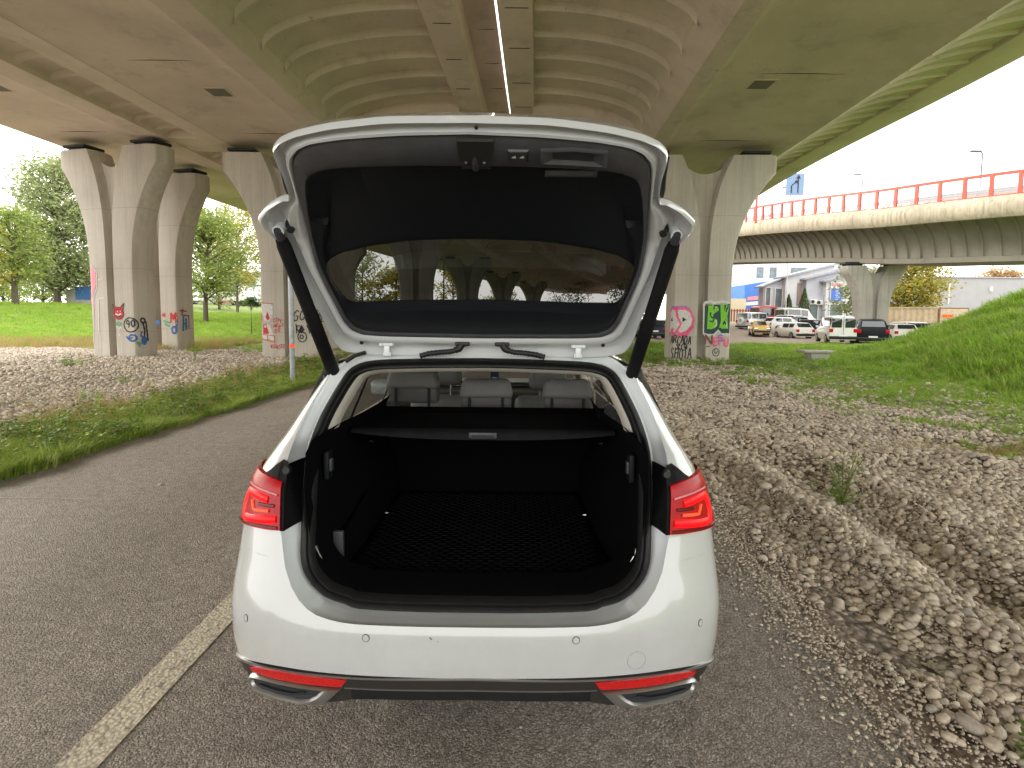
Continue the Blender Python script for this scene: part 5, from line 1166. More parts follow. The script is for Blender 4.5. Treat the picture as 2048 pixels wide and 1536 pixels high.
# roof with rear corners
top = [rimp[i] for i in range(22, 28)]
us = interp(1.445, BT)[0]
side = [Vector(p) for p in rows[-1]][::-1]
rr = []
for v in (0, .05, .2, .6, 1.2, 1.8, 2.4):
    row = []
    for k in range(13):
        f = k/12; 
        if v == 0:
            u = f*.655; h = 1.515-.02*f**2-.05*f**6 if f < 1 else 1.445; vv = .695-.03*f**3-.05*f**8
        else: u = f*(.655+.03*min(1, v/.6)); h = 1.515+.012*min(1, v/.6)-.018*f**2-.055*f**8; vv = .70+v
        row.append((u, vv, h))
    rr.append(row)
both(qm, rr)
# white flange between the rim and the seal
fl = MB()
def up(P):
    out = []
    for i in range(len(P)-1):
        p0, p1, p2, p3 = P[max(0, i-1)], P[i], P[i+1], P[min(len(P)-1, i+2)]
        for f in (0, 1/3, 2/3): out.append(.5*((2*p1)+(p2-p0)*f+(2*p0-5*p1+4*p2-p3)*f*f+(3*p1-p0-3*p2+p3)*f**3))
    return out+[P[-1]]
rimp0 = rimp; rimp = up(rimp); sealp = up(sealp)
for sgn in (1,):
    fr_rows = []
    for k, (t, dp) in enumerate(((0, 0), (.12, .012), (.35, .020), (.62, .016), (.8, .024), (1, .012))):
        row = []
        for i in range(len(rimp)):
            a, b = rimp[i], sealp[i]; p = a.lerp(b, t); w_ = 1. if 12 < i < 72 else .35
            row.append((p.x, p.y+dp*w_, p.z-(dp*.5 if i < 15 else 0)))
        fr_rows.append(row)
    both(fl, fr_rows)
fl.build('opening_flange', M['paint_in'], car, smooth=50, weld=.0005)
# side skin with wheel arches, bonnet
def hw(v): return .912*(1-.0*v) if v < 3.7 else .912*(1-.20*((v-3.7)/1.07)**2.2)
vs_ = [.36+.06*k for k in range(74)]
AR = [(1.09, .37), (3.88, .37)]
def hbot(v):
    for c, r_ in AR:
        if abs(v-c) < r_: return .33+math.sqrt(r_*r_-(v-c)**2)
    return .35 if v < .8 else .22
rows = []
for t in (0, .12, .3, .5, .7, .88, 1.):
    row = []
    for v in vs_:
        hb = hbot(v); ht = .985 if v < 3.6 else .985-.16*((v-3.6)/1.15)**1.6; h = lerp(hb, ht, t); w0 = hw(v)*(1-.03*max(0, (h-.75)/.25)**2 - .03*max(0, (.35-h)/.15)); row.append((min(w0, .912), v, h))
    rows.append(row)
both(qm, rows)
rows = []
for k in range(9):
    v = lerp(3.58, 4.77, k/8); hh = .985-.16*(max(0, v-3.6)/1.15)**1.6; rows.append([(hw(min(v, 4.74))*f, v-.12*f**4*(k/8), hh+.035*(1-f**4)*(1-.4*k/8)) for f in (0, .2, .4, .6, .8, .93, 1)])
both(qm, rows)
rows = []
for k in range(6):
    h = lerp(.85, .25, k/5); rows.append([(hw(4.74)*f, 4.77-.10*f**4+.03*math.sin(k), h) for f in (0, .3, .6, .8, 1)])
both(qm, rows)
qm.build('body', M['paint'], car, smooth=45, weld=.0008)
# side glass, pillars, windscreen
for s in (-1, 1):
    for a, b in ((.95, 1.65), (1.72, 2.55), (2.62, 3.3)):
        m = MB(); hb = 1.0; ha = 1.41; hb2 = 1.42 if b < 3 else 1.12
        m.quad((s*.895, a, hb), (s*.885, b, hb), (s*(.70 if b < 3 else .84), b, hb2), (s*.70, a, ha)); m.build('side_window', M['glass_side'], car, smooth=0)
    for v0, wd in ((.80, .30), (1.685, .07), (2.585, .07)):
        m = MB(); m.grid([[(s*.893, v0-wd/2, .98), (s*.893, v0+wd/2, .98)], [(s*.79, v0-wd/2, 1.22), (s*.80, v0+wd/2, 1.2)], [(s*.68, v0-wd/2, 1.44), (s*.695, v0+wd/2, 1.44)]]); m.build('pillar', M['blackpl'] if wd < .2 else M['paint'], car, smooth=0)
    m = MB(); m.tube([(s*.68, 2.5, 1.46), (s*.70, 2.95, 1.43), (s*.80, 3.55, 1.02)], .045, 6); m.build('windscreen_pillar', M['paint'], car)
    m = MB(); m.tube([(s*.655, 2.6, 1.40), (s*.68, 2.95, 1.37), (s*.76, 3.45, 1.02)], .045, 6); m.build('pillar_lining', M['beige'], car)
    m = MB(); m.tube([(s*.66, .75, 1.53), (s*.675, .9, 1.565), (s*.69, 2.4, 1.565), (s*.68, 2.6, 1.53)], .016, 6); m.build('roof_rail', M['satin'], car)
    m = MB(); m.box((s*1.0, 3.05, 1.03), (.20, .12, .13), 0, .04); m.build('door_mirror', M['paint'], car)
m = MB(); m.grid([[(lerp(-a, a, k/8), v-.03*abs(k/4-1)**2*0, h) for k in range(9)] for v, h, a in ((2.95, 1.44, .66), (3.3, 1.23, .74), (3.65, 1.0, .82))]); m.build('windscreen', M['glass'], car)
m = MB(); m.grid([[(lerp(-.62, .62, k/8), v, 1.44+.02*math.sin(math.pi*k/8)) for k in range(9)] for v in (.72, 1.5, 2.3, 2.92)]); m.build('headliner', M['beige'], car)
m = MB(); m.box((0, 2.5, .26), (1.6, 4.1, .12)); m.box((0, 4.1, .55), (1.4, .9, .5)); m.box((0, .42, .33), (1.25, .5, .12), 0, .03); m.build('underbody', M['blackpl'], car, smooth=0)  # plain dark boxes added under the car to block light
for s in (-1, 1):
    for v0 in (1.09, 3.88):
        m = MB(); m.tube([(s*.66, v0, .325), (s*.70, v0, .325), (s*.86, v0, .325), (s*.885, v0, .325)], [.30, .325, .325, .30], 32); wo = m.build('wheel', M['tyre'], car)
        m = MB(); m.tube([(s*.84, v0, .325), (s*.888, v0, .325)], .225, 24)
        for k in range(5): a = k*1.2566; m.tube([(s*.893, v0, .325), (s*.893, v0+.2*math.cos(a), .325+.2*math.sin(a))], .025, 4)
        m.build('rim', M['rim'], wo)
        m = MB(); m.grid([[(s*x, v0+.375*math.cos(a), .33+.375*math.sin(a)) for x in (.55, .905)] for a in [math.pi*k/14 for k in range(15)]]); m.build('wheel_arch', M['blackpl'], car)
for s in (-1, 1):
    for v0, v1 in ((1.62, 1.50), (2.56, 2.52), (3.50, 3.46)):
        m = MB(); m.tube([(s*.9125, v0, .98), (s*.9125, v1 if v0 > 2 else 1.62, .62), (s*.9125, v1 if v0 > 2 else 1.50, .36 if v0 > 2 else .55)], .0035, 4); m.build('door_gap', M['g_black'], car)
    for v0 in (1.78, 2.72): m = MB(); m.box((s*.922, v0, .86), (.022, .19, .028), 0, .008); m.build('door_handle', M['paint'], car)
    m = MB(); m.box((s*.900, 2.5, .28), (.05, 2.0, .10), 0, .02); m.build('side_sill', M['blackpl'], car)
# seal
sm_ = MB(); cs = []
C0 = Vector((0, .4, 1.02))
def ringpts(lst): return [Vector(p) for p in lst] + [Vector((-p[0], p[1], p[2])) for p in lst[::-1][1:-1]]
outer = ringpts([tuple(p) for p in sealp])
inner_h = []
for i, p in enumerate(sealp):
    a = sealp[max(0, i-1)]; b = sealp[min(len(sealp)-1, i+1)]; t = (b-a).normalized(); nrm = Vector((-t.z, 0, t.x)); nrm = nrm if nrm.dot(C0-p) > 0 else -nrm; nrm.y = 0; nrm.normalize()
    if i == 0: nrm = Vector((0, 0, 1))
    if i == len(sealp)-1: nrm = Vector((0, 0, -1))
    inner_h.append((p, nrm))
prof_s = [(0, .004), (.003, -.012), (.012, -.020), (.021, -.013), (.024, -.002), (.027, -.008), (.036, -.010), (.042, .004), (.044, .03)]
both(sm_, [[tuple(p+n*o+Vector((0, dv, 0))) for p, n in inner_h] for o, dv in prof_s])
sm_.build('weather_seal', M['rubber'], car, smooth=60, weld=.0005)
# cream lining strip round the upper opening, black lining below
strip = MB(); lowl = MB(); idx = [i for i in range(len(inner_h)) if inner_h[i][0].z > 1.19]
both(strip, [[tuple(inner_h[i][0]+inner_h[i][1]*o+Vector((0, dv, 0))) for i in idx] for o, dv in ((.044, .028), (.048, .030), (.062, .05), (.066, .10))])
strip.build('lining_strip', M['beige'], car, smooth=50)
idx = [i for i in range(len(inner_h)) if inner_h[i][0].z <= 1.22]
both(lowl, [[tuple(inner_h[i][0]+inner_h[i][1]*o+Vector((0, dv, 0))) for i in idx] for o, dv in ((.044, .028), (.046, .04), (.046, .08), (.046, .20))])
lowl.build('opening_lining', M['carpet'], car, smooth=50)
# boot interior
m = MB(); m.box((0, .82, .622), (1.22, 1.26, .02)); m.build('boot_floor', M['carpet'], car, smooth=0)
mat_ = MB(); mat_.box((0, .81, .638), (1.04, 1.14, .008), 0, .003)
for i in range(46):
    for j in range(20):
        v = .27+i*.0235; x = -.48+j*.0505+(.025 if i % 2 else 0)
        if abs(x) < .49: mat_.box((x, v, .6445), (.030, .0045, .006))
mat_.build('rubber_boot_mat', simple('rubber_mat', (.0028, .0028, .004), .6, 0, .2, 40., spec=.10), car, smooth=0)
m = MB(); m.box((0, .205, .634), (1.00, .06, .02), 0, .006)
for k in range(2): m.box((0, .195+k*.018, .646), (.94, .005, .005))
m.build('loading_sill', M['blackpl'], car, smooth=0)
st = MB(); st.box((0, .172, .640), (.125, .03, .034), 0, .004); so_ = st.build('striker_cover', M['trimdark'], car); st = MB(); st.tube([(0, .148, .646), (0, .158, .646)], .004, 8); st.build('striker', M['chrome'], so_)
m = MB(); m.grid([[(lerp(-.66, .66, k/6), 1.42, h) for k in range(7)] for h in (.58, 1.13)]); m.build('seat_back', M['carpet'], car, smooth=0)
for s in (-1, 1):
    m = MB(); rows = []
    for v, w0, w1 in ((.24, .600, .625), (.42, .575, .625), (.60, .545, .62), (.80, .53, .60), (1.1, .52, .59), (1.42, .52, .60)):
        rows.append([(s*w0, v, .585), (s*(w0+.005), v, .80), (s*w1, v, .98), (s*(w1-.005), v, 1.15), (s*(w1-.03), v, 1.20)])
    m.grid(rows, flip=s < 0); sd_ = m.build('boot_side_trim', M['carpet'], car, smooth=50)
    if s < 0:
        m = MB();  m.quad((s*.545, .43, .605), (s*.545, .43, .78), (s*.522, .74, .86), (s*.522, .74, .62)); m.build('side_pocket', M['carpet'], sd_, smooth=0)
        m = MB(); m.box((s*.562, .42, .70), (.040, .02, .18), 0, .004); m.build('pocket_bracket', M['trimgrey'], sd_)
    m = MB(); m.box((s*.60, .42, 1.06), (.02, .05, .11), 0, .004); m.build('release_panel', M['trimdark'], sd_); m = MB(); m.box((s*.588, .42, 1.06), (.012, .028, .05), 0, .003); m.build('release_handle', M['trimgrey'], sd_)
    for v, h in ((1.0, 1.02), (.98, .66)):
        m = MB(); m.tube([(s*.585 if h > 1 else s*.505, v, h), (s*.565 if h > 1 else s*.49, v, h)], .007, 8); m.build('bag_hook', M['chrome'], sd_)
    m = MB(); m.tube([(s*.595, .255, .80), (s*.588, .258, .77), (s*.575, .262, .74)], .006, 6); m.build('lashing_eye', M['chrome'], sd_)
# luggage cover
m = MB(); rows = []
for v, h, hwid in ((1.42, 1.095, .60), (1.36, 1.105, .60), (1.0, 1.128, .60), (.74, 1.150, .595), (.70, 1.152, .59)):
    rows.append([(hwid*f, v, h) for f in (-1, -.8, -.5, 0, .5, .8, 1)])
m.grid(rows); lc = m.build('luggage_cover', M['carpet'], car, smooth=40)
m = MB(); rows = []
for t_, z_ in ((0, 0), (.02, -.006), (.045, -.03), (.055, -.055)):
    rows.append([(.585*f, .70-t_*.4, 1.152+z_*.85*(1.-.6*abs(f)**2.5)) for f in [k/8 for k in range(-8, 9)]])
m.grid(rows); eb = m.build('end_board', M['black_matte'], lc, smooth=50)
m = MB(); m.box((0, .674, 1.127), (.125, .012, .028), 0, .005); m.build('pull_handle', M['trimgrey'], eb)
m = MB(); m.box((0, .666, 1.125), (.10, .006, .009), 0, .002); m.build('grip_slot', M['g_black'], eb)
# seats, headrests, dashboard
def rbox(c, d, b): q = MB(); q.box(c, d, 0, b); return q
for i, (u, wd, top) in enumerate(((-.475, .335, 1.325), (-.03, .335, 1.272), (.465, .32, 1.272))):
    q = MB(); bmh = bmesh.new(); bmesh.ops.create_cube(bmh, size=1.); bmesh.ops.scale(bmh, vec=(wd, .13, .115), verts=bmh.verts)
    for v in bmh.verts:
        if v.co.z > 0: v.co.x *= .84; v.co.y *= .75
    bmesh.ops.bevel(bmh, geom=bmh.edges[:], offset=.030, segments=4, affect='EDGES', profile=.5); bmesh.ops.translate(bmh, vec=(u, 1.62, top-.055), verts=bmh.verts); q.bm(bmh)
    hr = q.build('headrest', M['seat'], car, smooth=50)
    q = rbox((u, 1.63, top-.145), (wd*.92, .09, .12), .02); q.build('shell', M['seat2'], hr, smooth=50)
    for s in (-1, 1): q = MB(); q.tube([(u+s*wd*.30, 1.575, top-.28), (u+s*wd*.30, 1.578, top-.10)], .009, 8); q.build('post', M['g_black'], hr)
q = rbox((0, 1.58, .93), (1.36, .14, .30), .05); q.build('rear_seat', M['seat'], car, smooth=50)
for u, top in ((-.40, 1.335), (.40, 1.30)):
    q = rbox((u, 2.46, top-.10), (.29, .11, .21), .05); hr = q.build('front_headrest', M['seat'], car, smooth=50)
    for s in (-1, 1): q = MB(); q.tube([(u+s*.06, 2.46, top-.30), (u+s*.06, 2.46, top-.19)], .008, 8); q.build('post', M['chrome'], hr)
    q = rbox((u, 2.48, .76), (.50, .14, .58), .06); q.build('front_seat', M['seat'], car, smooth=50)
q = rbox((0, 3.45, .87), (1.5, .5, .20), .05); db = q.build('dashboard', M['trimgrey'], car, smooth=50)
q = MB(); q.box((0, 3.19, .93), (.26, .02, .11), 0, .008); q.build('screen', M['g_black'], db)
q = MB(); q.tube([(-.40+.17*math.cos(a), 3.05+.03*math.sin(a), .93+.17*math.sin(a)) for a in [2*math.pi*k/24 for k in range(25)]], .013, 6); q.build('steering_wheel', M['blackpl'], car)
q = MB(); q.box((0, 2.98, 1.36), (.24, .03, .06), 0, .01); q.build('rear_view_mirror', M['blackpl'], car)
# hanging paper tag (a thing of its own)
ft = empty('air_freshener', (-.125-.02, 1.72+2.9, 1.19), 'dark blue hanging tag with white label behind the windscreen', 'air freshener')
q = MB(); q.prism([(-.034, 0), (.034, 0), (.034, .005), (-.034, .005)], -.12, 0); q.build('card', simple('navy_card', (.03, .06, .14), .6), ft, smooth=0)
q = MB(); q.box((0, -.003, -.07), (.038, .003, .045)); q.build('label', M['white'], ft, smooth=0); q = MB(); q.tube([(0, 0, 0), (0, 0, .15)], .0012, 4); q.build('string', M['white'], ft)
# black lamp recess + tail lights
def uv_patch(cols, rws, off): # grid of (u,h)
    return [[tuple(surf(u, h, off)) for u, h in r_] for r_ in rws]
def polyfill(m, poly, off, sgn, nu=14, nh=10, thick=0.):
    """patch with boundary: poly = (list bottom, list top) curves of same length"""
    bot, top_ = poly; rows = []
    for j in range(nh+1):
        rows.append([tuple(surf(sgn*lerp(b[0], t[0], j/nh), lerp(b[1], t[1], j/nh), off)) for b, t in zip(bot, top_)])
    m.grid(rows, flip=sgn < 0)
    if thick:
        rim = [rows[0], rows[-1]]; 
        def back(p, q): return p
        ring = rows[0] + [r_[-1] for r_ in rows[1:]] + rows[-1][::-1][1:] + [r_[0] for r_ in rows[1:-1]][::-1]
        ring2 = [(p[0]*(1-.0), p[1]+thick, p[2]) for p in ring]; m.grid([ring, ring2], closed=True, flip=sgn < 0)
def lerpl(pts, n):
    out = []; 
    for k in range(n+1):
        t = k/n*(len(pts)-1); i = min(int(t), len(pts)-2); out.append(tuple(lerp(a, b, t-i) for a, b in zip(pts[i], pts[i+1])))
    return out
for s in (-1, 1):
    m = MB()
    # recess: between seal and lamp, h .88-1.10
    rows = []
    for k in range(9):
        t = k/8; h = lerp(.888, 1.10, t); ui = lerp(.648, .672, t); uo = lerp(.715, .735, t)
        vi = interp(h, [(p[2], p[1]) for p in SEAL[10:20]])[0]
        rows.append([(s*lerp(ui, uo, q/5), min(lerp(vi-.008, vb(uo, h)-.013, (q/5)**.45), 9 if q < 2 else vb(lerp(ui, uo, q/5), h)-.010), h) for q in range(6)])
    m.grid(rows, flip=s > 0)
    top_ = [(.700, 1.10), (.725, 1.105), (.75, 1.088), (.775, 1.066), (.80, 1.050), (.832, 1.045)]; bot = [(.700, 1.03), (.725, 1.03), (.75, 1.03), (.775, 1.03), (.80, 1.035), (.832, 1.04)]
    polyfill(m, (bot, top_), .006, s, nh=3)
    m.build('lamp_recess', M['black_matte'], car, smooth=40)
    m = MB(); c_ = surf(s*.69, 1.075, .012); m.tube([c_, c_+Vector((0, -.016, .002))], [.017, .013], 16); m.build('buffer', M['rubber'], car)
    N = 16
    us = interp(.95, BT)[0]
    bot = [(.684, .886), (.73, .882), (.78, .880), (.83, .876), (.87, .872), (.895, .868), (.909, .866), (.9138, .866)]; top_ = [(.700, 1.036), (.735, 1.042), (.77, 1.045), (.81, 1.048), (.84, 1.050), (.862, 1.050), (.872, 1.050), (.879, 1.050)]
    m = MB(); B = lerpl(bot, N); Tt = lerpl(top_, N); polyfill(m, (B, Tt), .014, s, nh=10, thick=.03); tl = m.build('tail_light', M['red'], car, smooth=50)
    # side wrap
    m = MB(); rows = []
    for j in range(7):
        k = j/6; h = lerp(.868, 1.048, k); us_ = interp(h, BT)[0]; v0 = vb(us_, h)
        rows.append([(s*(us_+.012), lerp(v0-.05, v0+.22-.05*abs(k-.5), q/5), h) for q in range(6)])
    m.grid(rows, flip=s < 0); m.build('side_lens', M['reddark'], tl, smooth=50)
    def bar(path, wd, off, mat, nm):
        q = MB(); pp = densify(path, .012); rows = []
        for i, p in enumerate(pp):
            a = pp[max(0, i-1)]; b = pp[min(len(pp)-1, i+1)]; t = Vector((b[0]-a[0], b[1]-a[1])).normalized(); n = Vector((-t.y, t.x))*wd/2
            rows.append([tuple(surf(s*(p[0]+n.x*e), p[1]+n.y*e, o_)) for e, o_ in ((-1, off-.002), (-.6, off+.002), (.6, off+.002), (1, off-.002))])
        q.grid(rows, flip=s < 0); q.build(nm, M[mat], tl, smooth=50)
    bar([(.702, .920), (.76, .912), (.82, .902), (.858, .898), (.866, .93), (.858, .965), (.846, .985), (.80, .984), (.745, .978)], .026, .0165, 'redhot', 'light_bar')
    bar([(.706, .999), (.76, 1.005), (.81, 1.009), (.85, 1.010)], .007, .0168, 'g_lpink', 'pale_line')  # thin pale line along the upper lens
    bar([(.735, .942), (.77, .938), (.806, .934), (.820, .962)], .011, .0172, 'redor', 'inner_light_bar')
    bar([(.715, .962), (.75, .959), (.785, .957)], .012, .0162, 'reddark', 'dark_insert')
    bar([(.694, .893), (.76, .890), (.83, .884), (.885, .877)], .010, .0166, 'reddark', 'lower_edge')
# bumper trims (u, h) from the skin
def strip_on(name, top_, bot, off, mat, sides=(-1, 1), thick=.02, parent=None, n=24, nh=3):
    for s in sides:
        m = MB(); polyfill(m, (lerpl(bot, n), lerpl(top_, n)), off, s, nh=nh, thick=thick); o = m.build(name, M[mat], parent or car, smooth=45)
    return o
chT = [(0, .464), (.40, .457), (.505, .457), (.652, .454), (.768, .445), (.82, .436), (.86, .418), (.888, .394)]
chB = [(0, .458), (.40, .450), (.505, .449), (.652, .445), (.768, .435), (.82, .425), (.86, .406), (.884, .380)]
strip_on('chrome_strip', chT, chB, .006, 'satin')
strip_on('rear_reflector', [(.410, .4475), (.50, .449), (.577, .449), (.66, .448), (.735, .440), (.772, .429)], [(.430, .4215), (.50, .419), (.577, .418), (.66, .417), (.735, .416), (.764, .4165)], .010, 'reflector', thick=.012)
dkT = [(0, .457), (.40, .449), (.505, .448), (.652, .444), (.768, .434), (.82, .424), (.835, .41)]
dkB = [(0, .422), (.40, .4165), (.47, .414), (.60, .412), (.70, .41), (.77, .40), (.81, .39)]
strip_on('lower_trim', dkT, dkB, .003, 'gunmetal')
strip_on('silver_line', [(0, .4225), (.42, .4175)], [(0, .4195), (.42, .4145)], .007, 'satin', thick=.01)
strip_on('diffuser', [(0, .420), (.30, .417), (.42, .414), (.47, .412)], [(0, .377), (.30, .373), (.42, .366), (.50, .346)], -.004, 'blackpl', thick=.05)
strip_on('bumper_underside', [(.40, .417), (.50, .413), (.60, .412), (.70, .410), (.77, .402), (.812, .392)], [(.40, .367), (.47, .348), (.55, .336), (.66, .334), (.75, .334), (.80, .350)], -.003, 'gunmetal', thick=.08)
for s in (-1, 1):   # tail pipe trims: satin frame round a black recess
    outer_ = [(.425, .4145), (.50, .414), (.579, .414), (.66, .414), (.726, .412), (.768, .405), (.783, .386), (.780, .357), (.765, .346), (.736, .343), (.66, .342), (.567, .341), (.515, .345), (.475, .362)]
    inner_ = [(.490, .4065), (.53, .4045), (.58, .4035), (.65, .4035), (.715, .4025), (.750, .397), (.761, .385), (.758, .370), (.748, .362), (.728, .359), (.66, .359), (.583, .358), (.545, .362), (.518, .378)]
    n = len(outer_)
    mid = lambda t: [(lerp(a[0], b[0], t), lerp(a[1], b[1], t)) for a, b in zip(outer_, inner_)]
    m = MB(); rows = [[tuple(surf(s*u, h, o_)) for u, h in q] for q, o_ in ((outer_, .002), (mid(.15), .016), (mid(.5), .021), (mid(.85), .018), (inner_, .009))]
    m.grid(rows, closed=True); ep = m.build('exhaust_trim', M['satin'], car, smooth=40)
    m = MB(); m.add([tuple(surf(s*u, h, .0085)) for u, h in inner_], [tuple(range(n))]); m.build('exhaust_opening', M['g_black'], ep, smooth=0)
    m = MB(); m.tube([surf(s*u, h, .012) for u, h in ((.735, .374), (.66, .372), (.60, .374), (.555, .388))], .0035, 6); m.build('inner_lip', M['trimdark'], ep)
# parking sensors and towing cover
for u, h in ((-.787, .600), (-.345, .594), (.345, .594), (.787, .600)):
    m = MB(); q = [surf(u+.0115*math.cos(a)*(1 if abs(u) < .5 else .7), h+.0115*math.sin(a), .001) for a in [2*math.pi*k/24 for k in range(25)]]; m.tube(q, .0011, 5, False)
    pso = m.build('parking_sensor', M['g_black'], car); m = MB(); m.add([surf(u+.0105*math.cos(a)*(1 if abs(u) < .5 else .7), h+.0105*math.sin(a), .0018) for a in [2*math.pi*k/20 for k in range(20)]], [tuple(range(20))]); m.build('sensor_face', M['paint'], pso)
m = MB(); m.tube([surf(.551+.031*math.cos(a), .511+.031*math.sin(a), .0002) for a in [2*math.pi*k/40 for k in range(41)]], .0007, 4, False); m.build('towing_cover', M['steel'], car)
m = MB(); m.tube([surf(-.135, .602, .0005), surf(-.128, .596, .0005)], .0016, 4); m.tube([surf(-.11, .590, .0005), surf(-.108, .588, .0005)], .001, 4); m.build('paint_chip', M['g_black'], car)
for s in (-1, 1): m = MB(); m.tube([surf(s*u, .800-.016*(.8-u), .0004) for u in (.73, .77, .82, .86)], .0006, 4, False); m.build('body_scratch', M['steel'], car)

# ------------------------------------------------------------------ tailgate
TG = MB(); HP = Vector((0, .61, 1.52)); B1 = Vector((0, .26, 1.93)); L1 = Vector((0, -.22, 2.165))
d0 = (B1-HP); d1 = (L1-B1); l0, l1 = d0.length, d1.length
def tpos(u, k, n=0.):   # k 0..1 glass part, 1..2 lower part; n>0 towards the viewer / inside
    def base(k):
        return HP+d0*k if k < 1 else B1+d1*(k-1)
    p = (base(k-.09)+base(k)*2+base(k+.09))/4; t = (base(k+.05)-base(k-.05)).normalized(); nn = Vector((0, t.z, -t.y)); nn = nn if nn.z < 0 else -nn
    c = -.03*(abs(u)/.7)**2*0
    q = p+nn*(n+c); return (u, q.y, q.z)
O_ = [(0, 2.014), (.218, 2.006), (.374, 1.96), (.474, 1.907), (.528, 1.857), (.559, 1.80), (.568, 1.726), (.570, 1.6), (.582, 1.46), (.594, 1.385), (.62, 1.385), (.685, 1.30), (.742, 1.18), (.745, 1.10), (.733, 1.02), (.712, .90), (.695, .75), (.672, .594), (.655, .43), (.640, .27), (.632, .08), (.605, -.05), (.50, -.09), (0, -.09)]
I_ = [(0, 1.92), (.18, 1.905), (.34, 1.878), (.435, 1.845), (.480, 1.80), (.512, 1.73), (.526, 1.67), (.537, 1.58), (.549, 1.46), (.556, 1.38), (.562, 1.33), (.568, 1.28), (.580, 1.17), (.590, 1.08), (.598, 1.0), (.602, .88), (.602, .75), (.590, .594), (.573, .43), (.557, .27), (.535, .18), (.49, .135), (.40, .122), (0, .114)]
FO = [(0, 1.70), (.18, 1.695), (.32, 1.682), (.41, 1.665), (.455, 1.64), (.487, 1.605), (.503, 1.57), (.518, 1.50), (.532, 1.42), (.540, 1.36), (.546, 1.32), (.553, 1.27), (.565, 1.17), (.576, 1.08), (.584, 1.0), (.588, .88), (.588, .75), (.576, .594), (.558, .43), (.541, .28), (.520, .205), (.478, .165), (.395, .152), (0, .142)]
RC = [(0, 1.64), (.16, 1.632), (.28, 1.62), (.36, 1.60), (.40, 1.57), (.43, 1.53), (.446, 1.49), (.462, 1.43), (.476, 1.36), (.486, 1.31), (.494, 1.26), (.503, 1.20), (.52, 1.12), (.54, 1.05), (.556, .98), (.573, .87), (.577, .75), (.568, .594), (.552, .44), (.536, .30), (.514, .235), (.472, .20), (.39, .185), (0, .172)]
WN0 = [(0, .982), (.12, .978), (.24, .965), (.33, .94), (.39, .92), (.43, .905), (.465, .885), (.495, .865), (.52, .843), (.54, .82), (.55, .81), (.56, .79), (.57, .77), (.578, .75), (.583, .72), (.585, .69), (.583, .65), (.572, .58), (.555, .50), (.54, .45), (.515, .425), (.44, .43), (.30, .448), (0, .462)]
WN = [(u+(.012 if 6 < i < 22 else 0), k-.045-.045*sm((i-12)/4)) for i, (u, k) in enumerate(WN0)]
def dens(lst, n=4):   # piecewise linear + light smoothing
    out = []
    for a, b in zip(lst, lst[1:]):
        for k in range(n): out.append((lerp(a[0], b[0], k/n), lerp(a[1], b[1], k/n)))
    out.append(lst[-1])
    for _ in range(1):
        out = [out[0]] + [((out[i-1][0]+2*out[i][0]+out[i+1][0])/4, (out[i-1][1]+2*out[i][1]+out[i+1][1])/4) for i in range(1, len(out)-1)] + [out[-1]]
    return out
Od, Id, Fd, Rd, Wd = map(dens, (O_, I_, FO, RC, WN))
def loop(A, B, t, n): return [tpos(lerp(a[0], b[0], t), lerp(a[1], b[1], t), n(i, a) if callable(n) else n) for i, (a, b) in enumerate(zip(A, B))]
def half_both(m, rows): m.grid(rows, flip=True); m.grid(mirror(rows))
nW = len(Od)
def wing(i): k = i/4; return math.exp(-((k-12.3)/1.7)**2)
fr_ = [loop(Od, Id, .0, lambda i, a: -.012), loop(Od, Id, -.01, lambda i, a: -.006), loop(Od, Id, 0., lambda i, a: .002), loop(Od, Id, .06, lambda i, a: .010), loop(Od, Id, .14, lambda i, a: .006), loop(Od, Id, .24, lambda i, a: -.012-.012*wing(i)), loop(Od, Id, .42, lambda i, a: -.016-.018*wing(i)), loop(Od, Id, .55, lambda i, a: -.008-.01*wing(i)), loop(Od, Id, .66, .010), loop(Od, Id, .82, .012), loop(Od, Id, .93, .006), loop(Od, Id, 1.03, -.012)]
m = MB(); half_both(m, fr_)
tg = m.build('tailgate', M['paint'], car, smooth=50, weld=.0006)
# outer skin (seen only from other sides): lower panel and spoiler
m = MB()
sk = [loop(Od, Od, 0, -.055)]
half_both(m, [loop(Od, Id, .0, -.012), loop(Od, Id, .5, -.05)] + [[tpos(lerp(a[0], w_[0], t), lerp(a[1], w_[1], t), -.075) for a, w_ in zip(Od, Wd)] for t in (.3, .7, 1.)])
m.build('outer_skin', M['paint'], tg, smooth=50)
m = MB(); tr_ = [loop(Id, Fd, -.03, -.012), loop(Id, Fd, .0, .006), loop(Id, Fd, .10, .012), loop(Id, Fd, .55, .013), loop(Id, Fd, .92, .012), loop(Id, Fd, 1.04, .004), loop(Fd, Rd, .35, lambda i, a: -.010 if i < 48 else .0), loop(Fd, Rd, .9, lambda i, a: -.020 if i < 48 else .0), loop(Fd, Rd, 1.1, lambda i, a: -.030 if i < 48 else -.003)]
tr_ += [loop(Rd, Wd, .5, lambda i, a: -.034 if i < 56 else -.008), loop(Rd, Wd, .96, lambda i, a: -.038 if i < 56 else -.010), loop(Rd, Wd, 1., -.044), loop(Rd, Wd, 1.03, -.066)]
half_both(m, tr_[:6]); it = m.build('inner_trim', M['trimgrey'], tg, smooth=45, weld=.0006)  # viewer-facing band painted paler than the recess, as if catching light
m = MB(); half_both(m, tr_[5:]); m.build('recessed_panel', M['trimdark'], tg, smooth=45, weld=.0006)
m = MB(); half_both(m, [loop(Rd, Wd, .97, -.066), [tpos(0, lerp(.937, .372, i/(nW-1)), -.066) for i in range(nW)]]); m.build('rear_window', M['glass_dark'], tg, smooth=60)
m = MB()
for (a, b), (c, d) in (((.05, .5), (.05, .9)),): pass
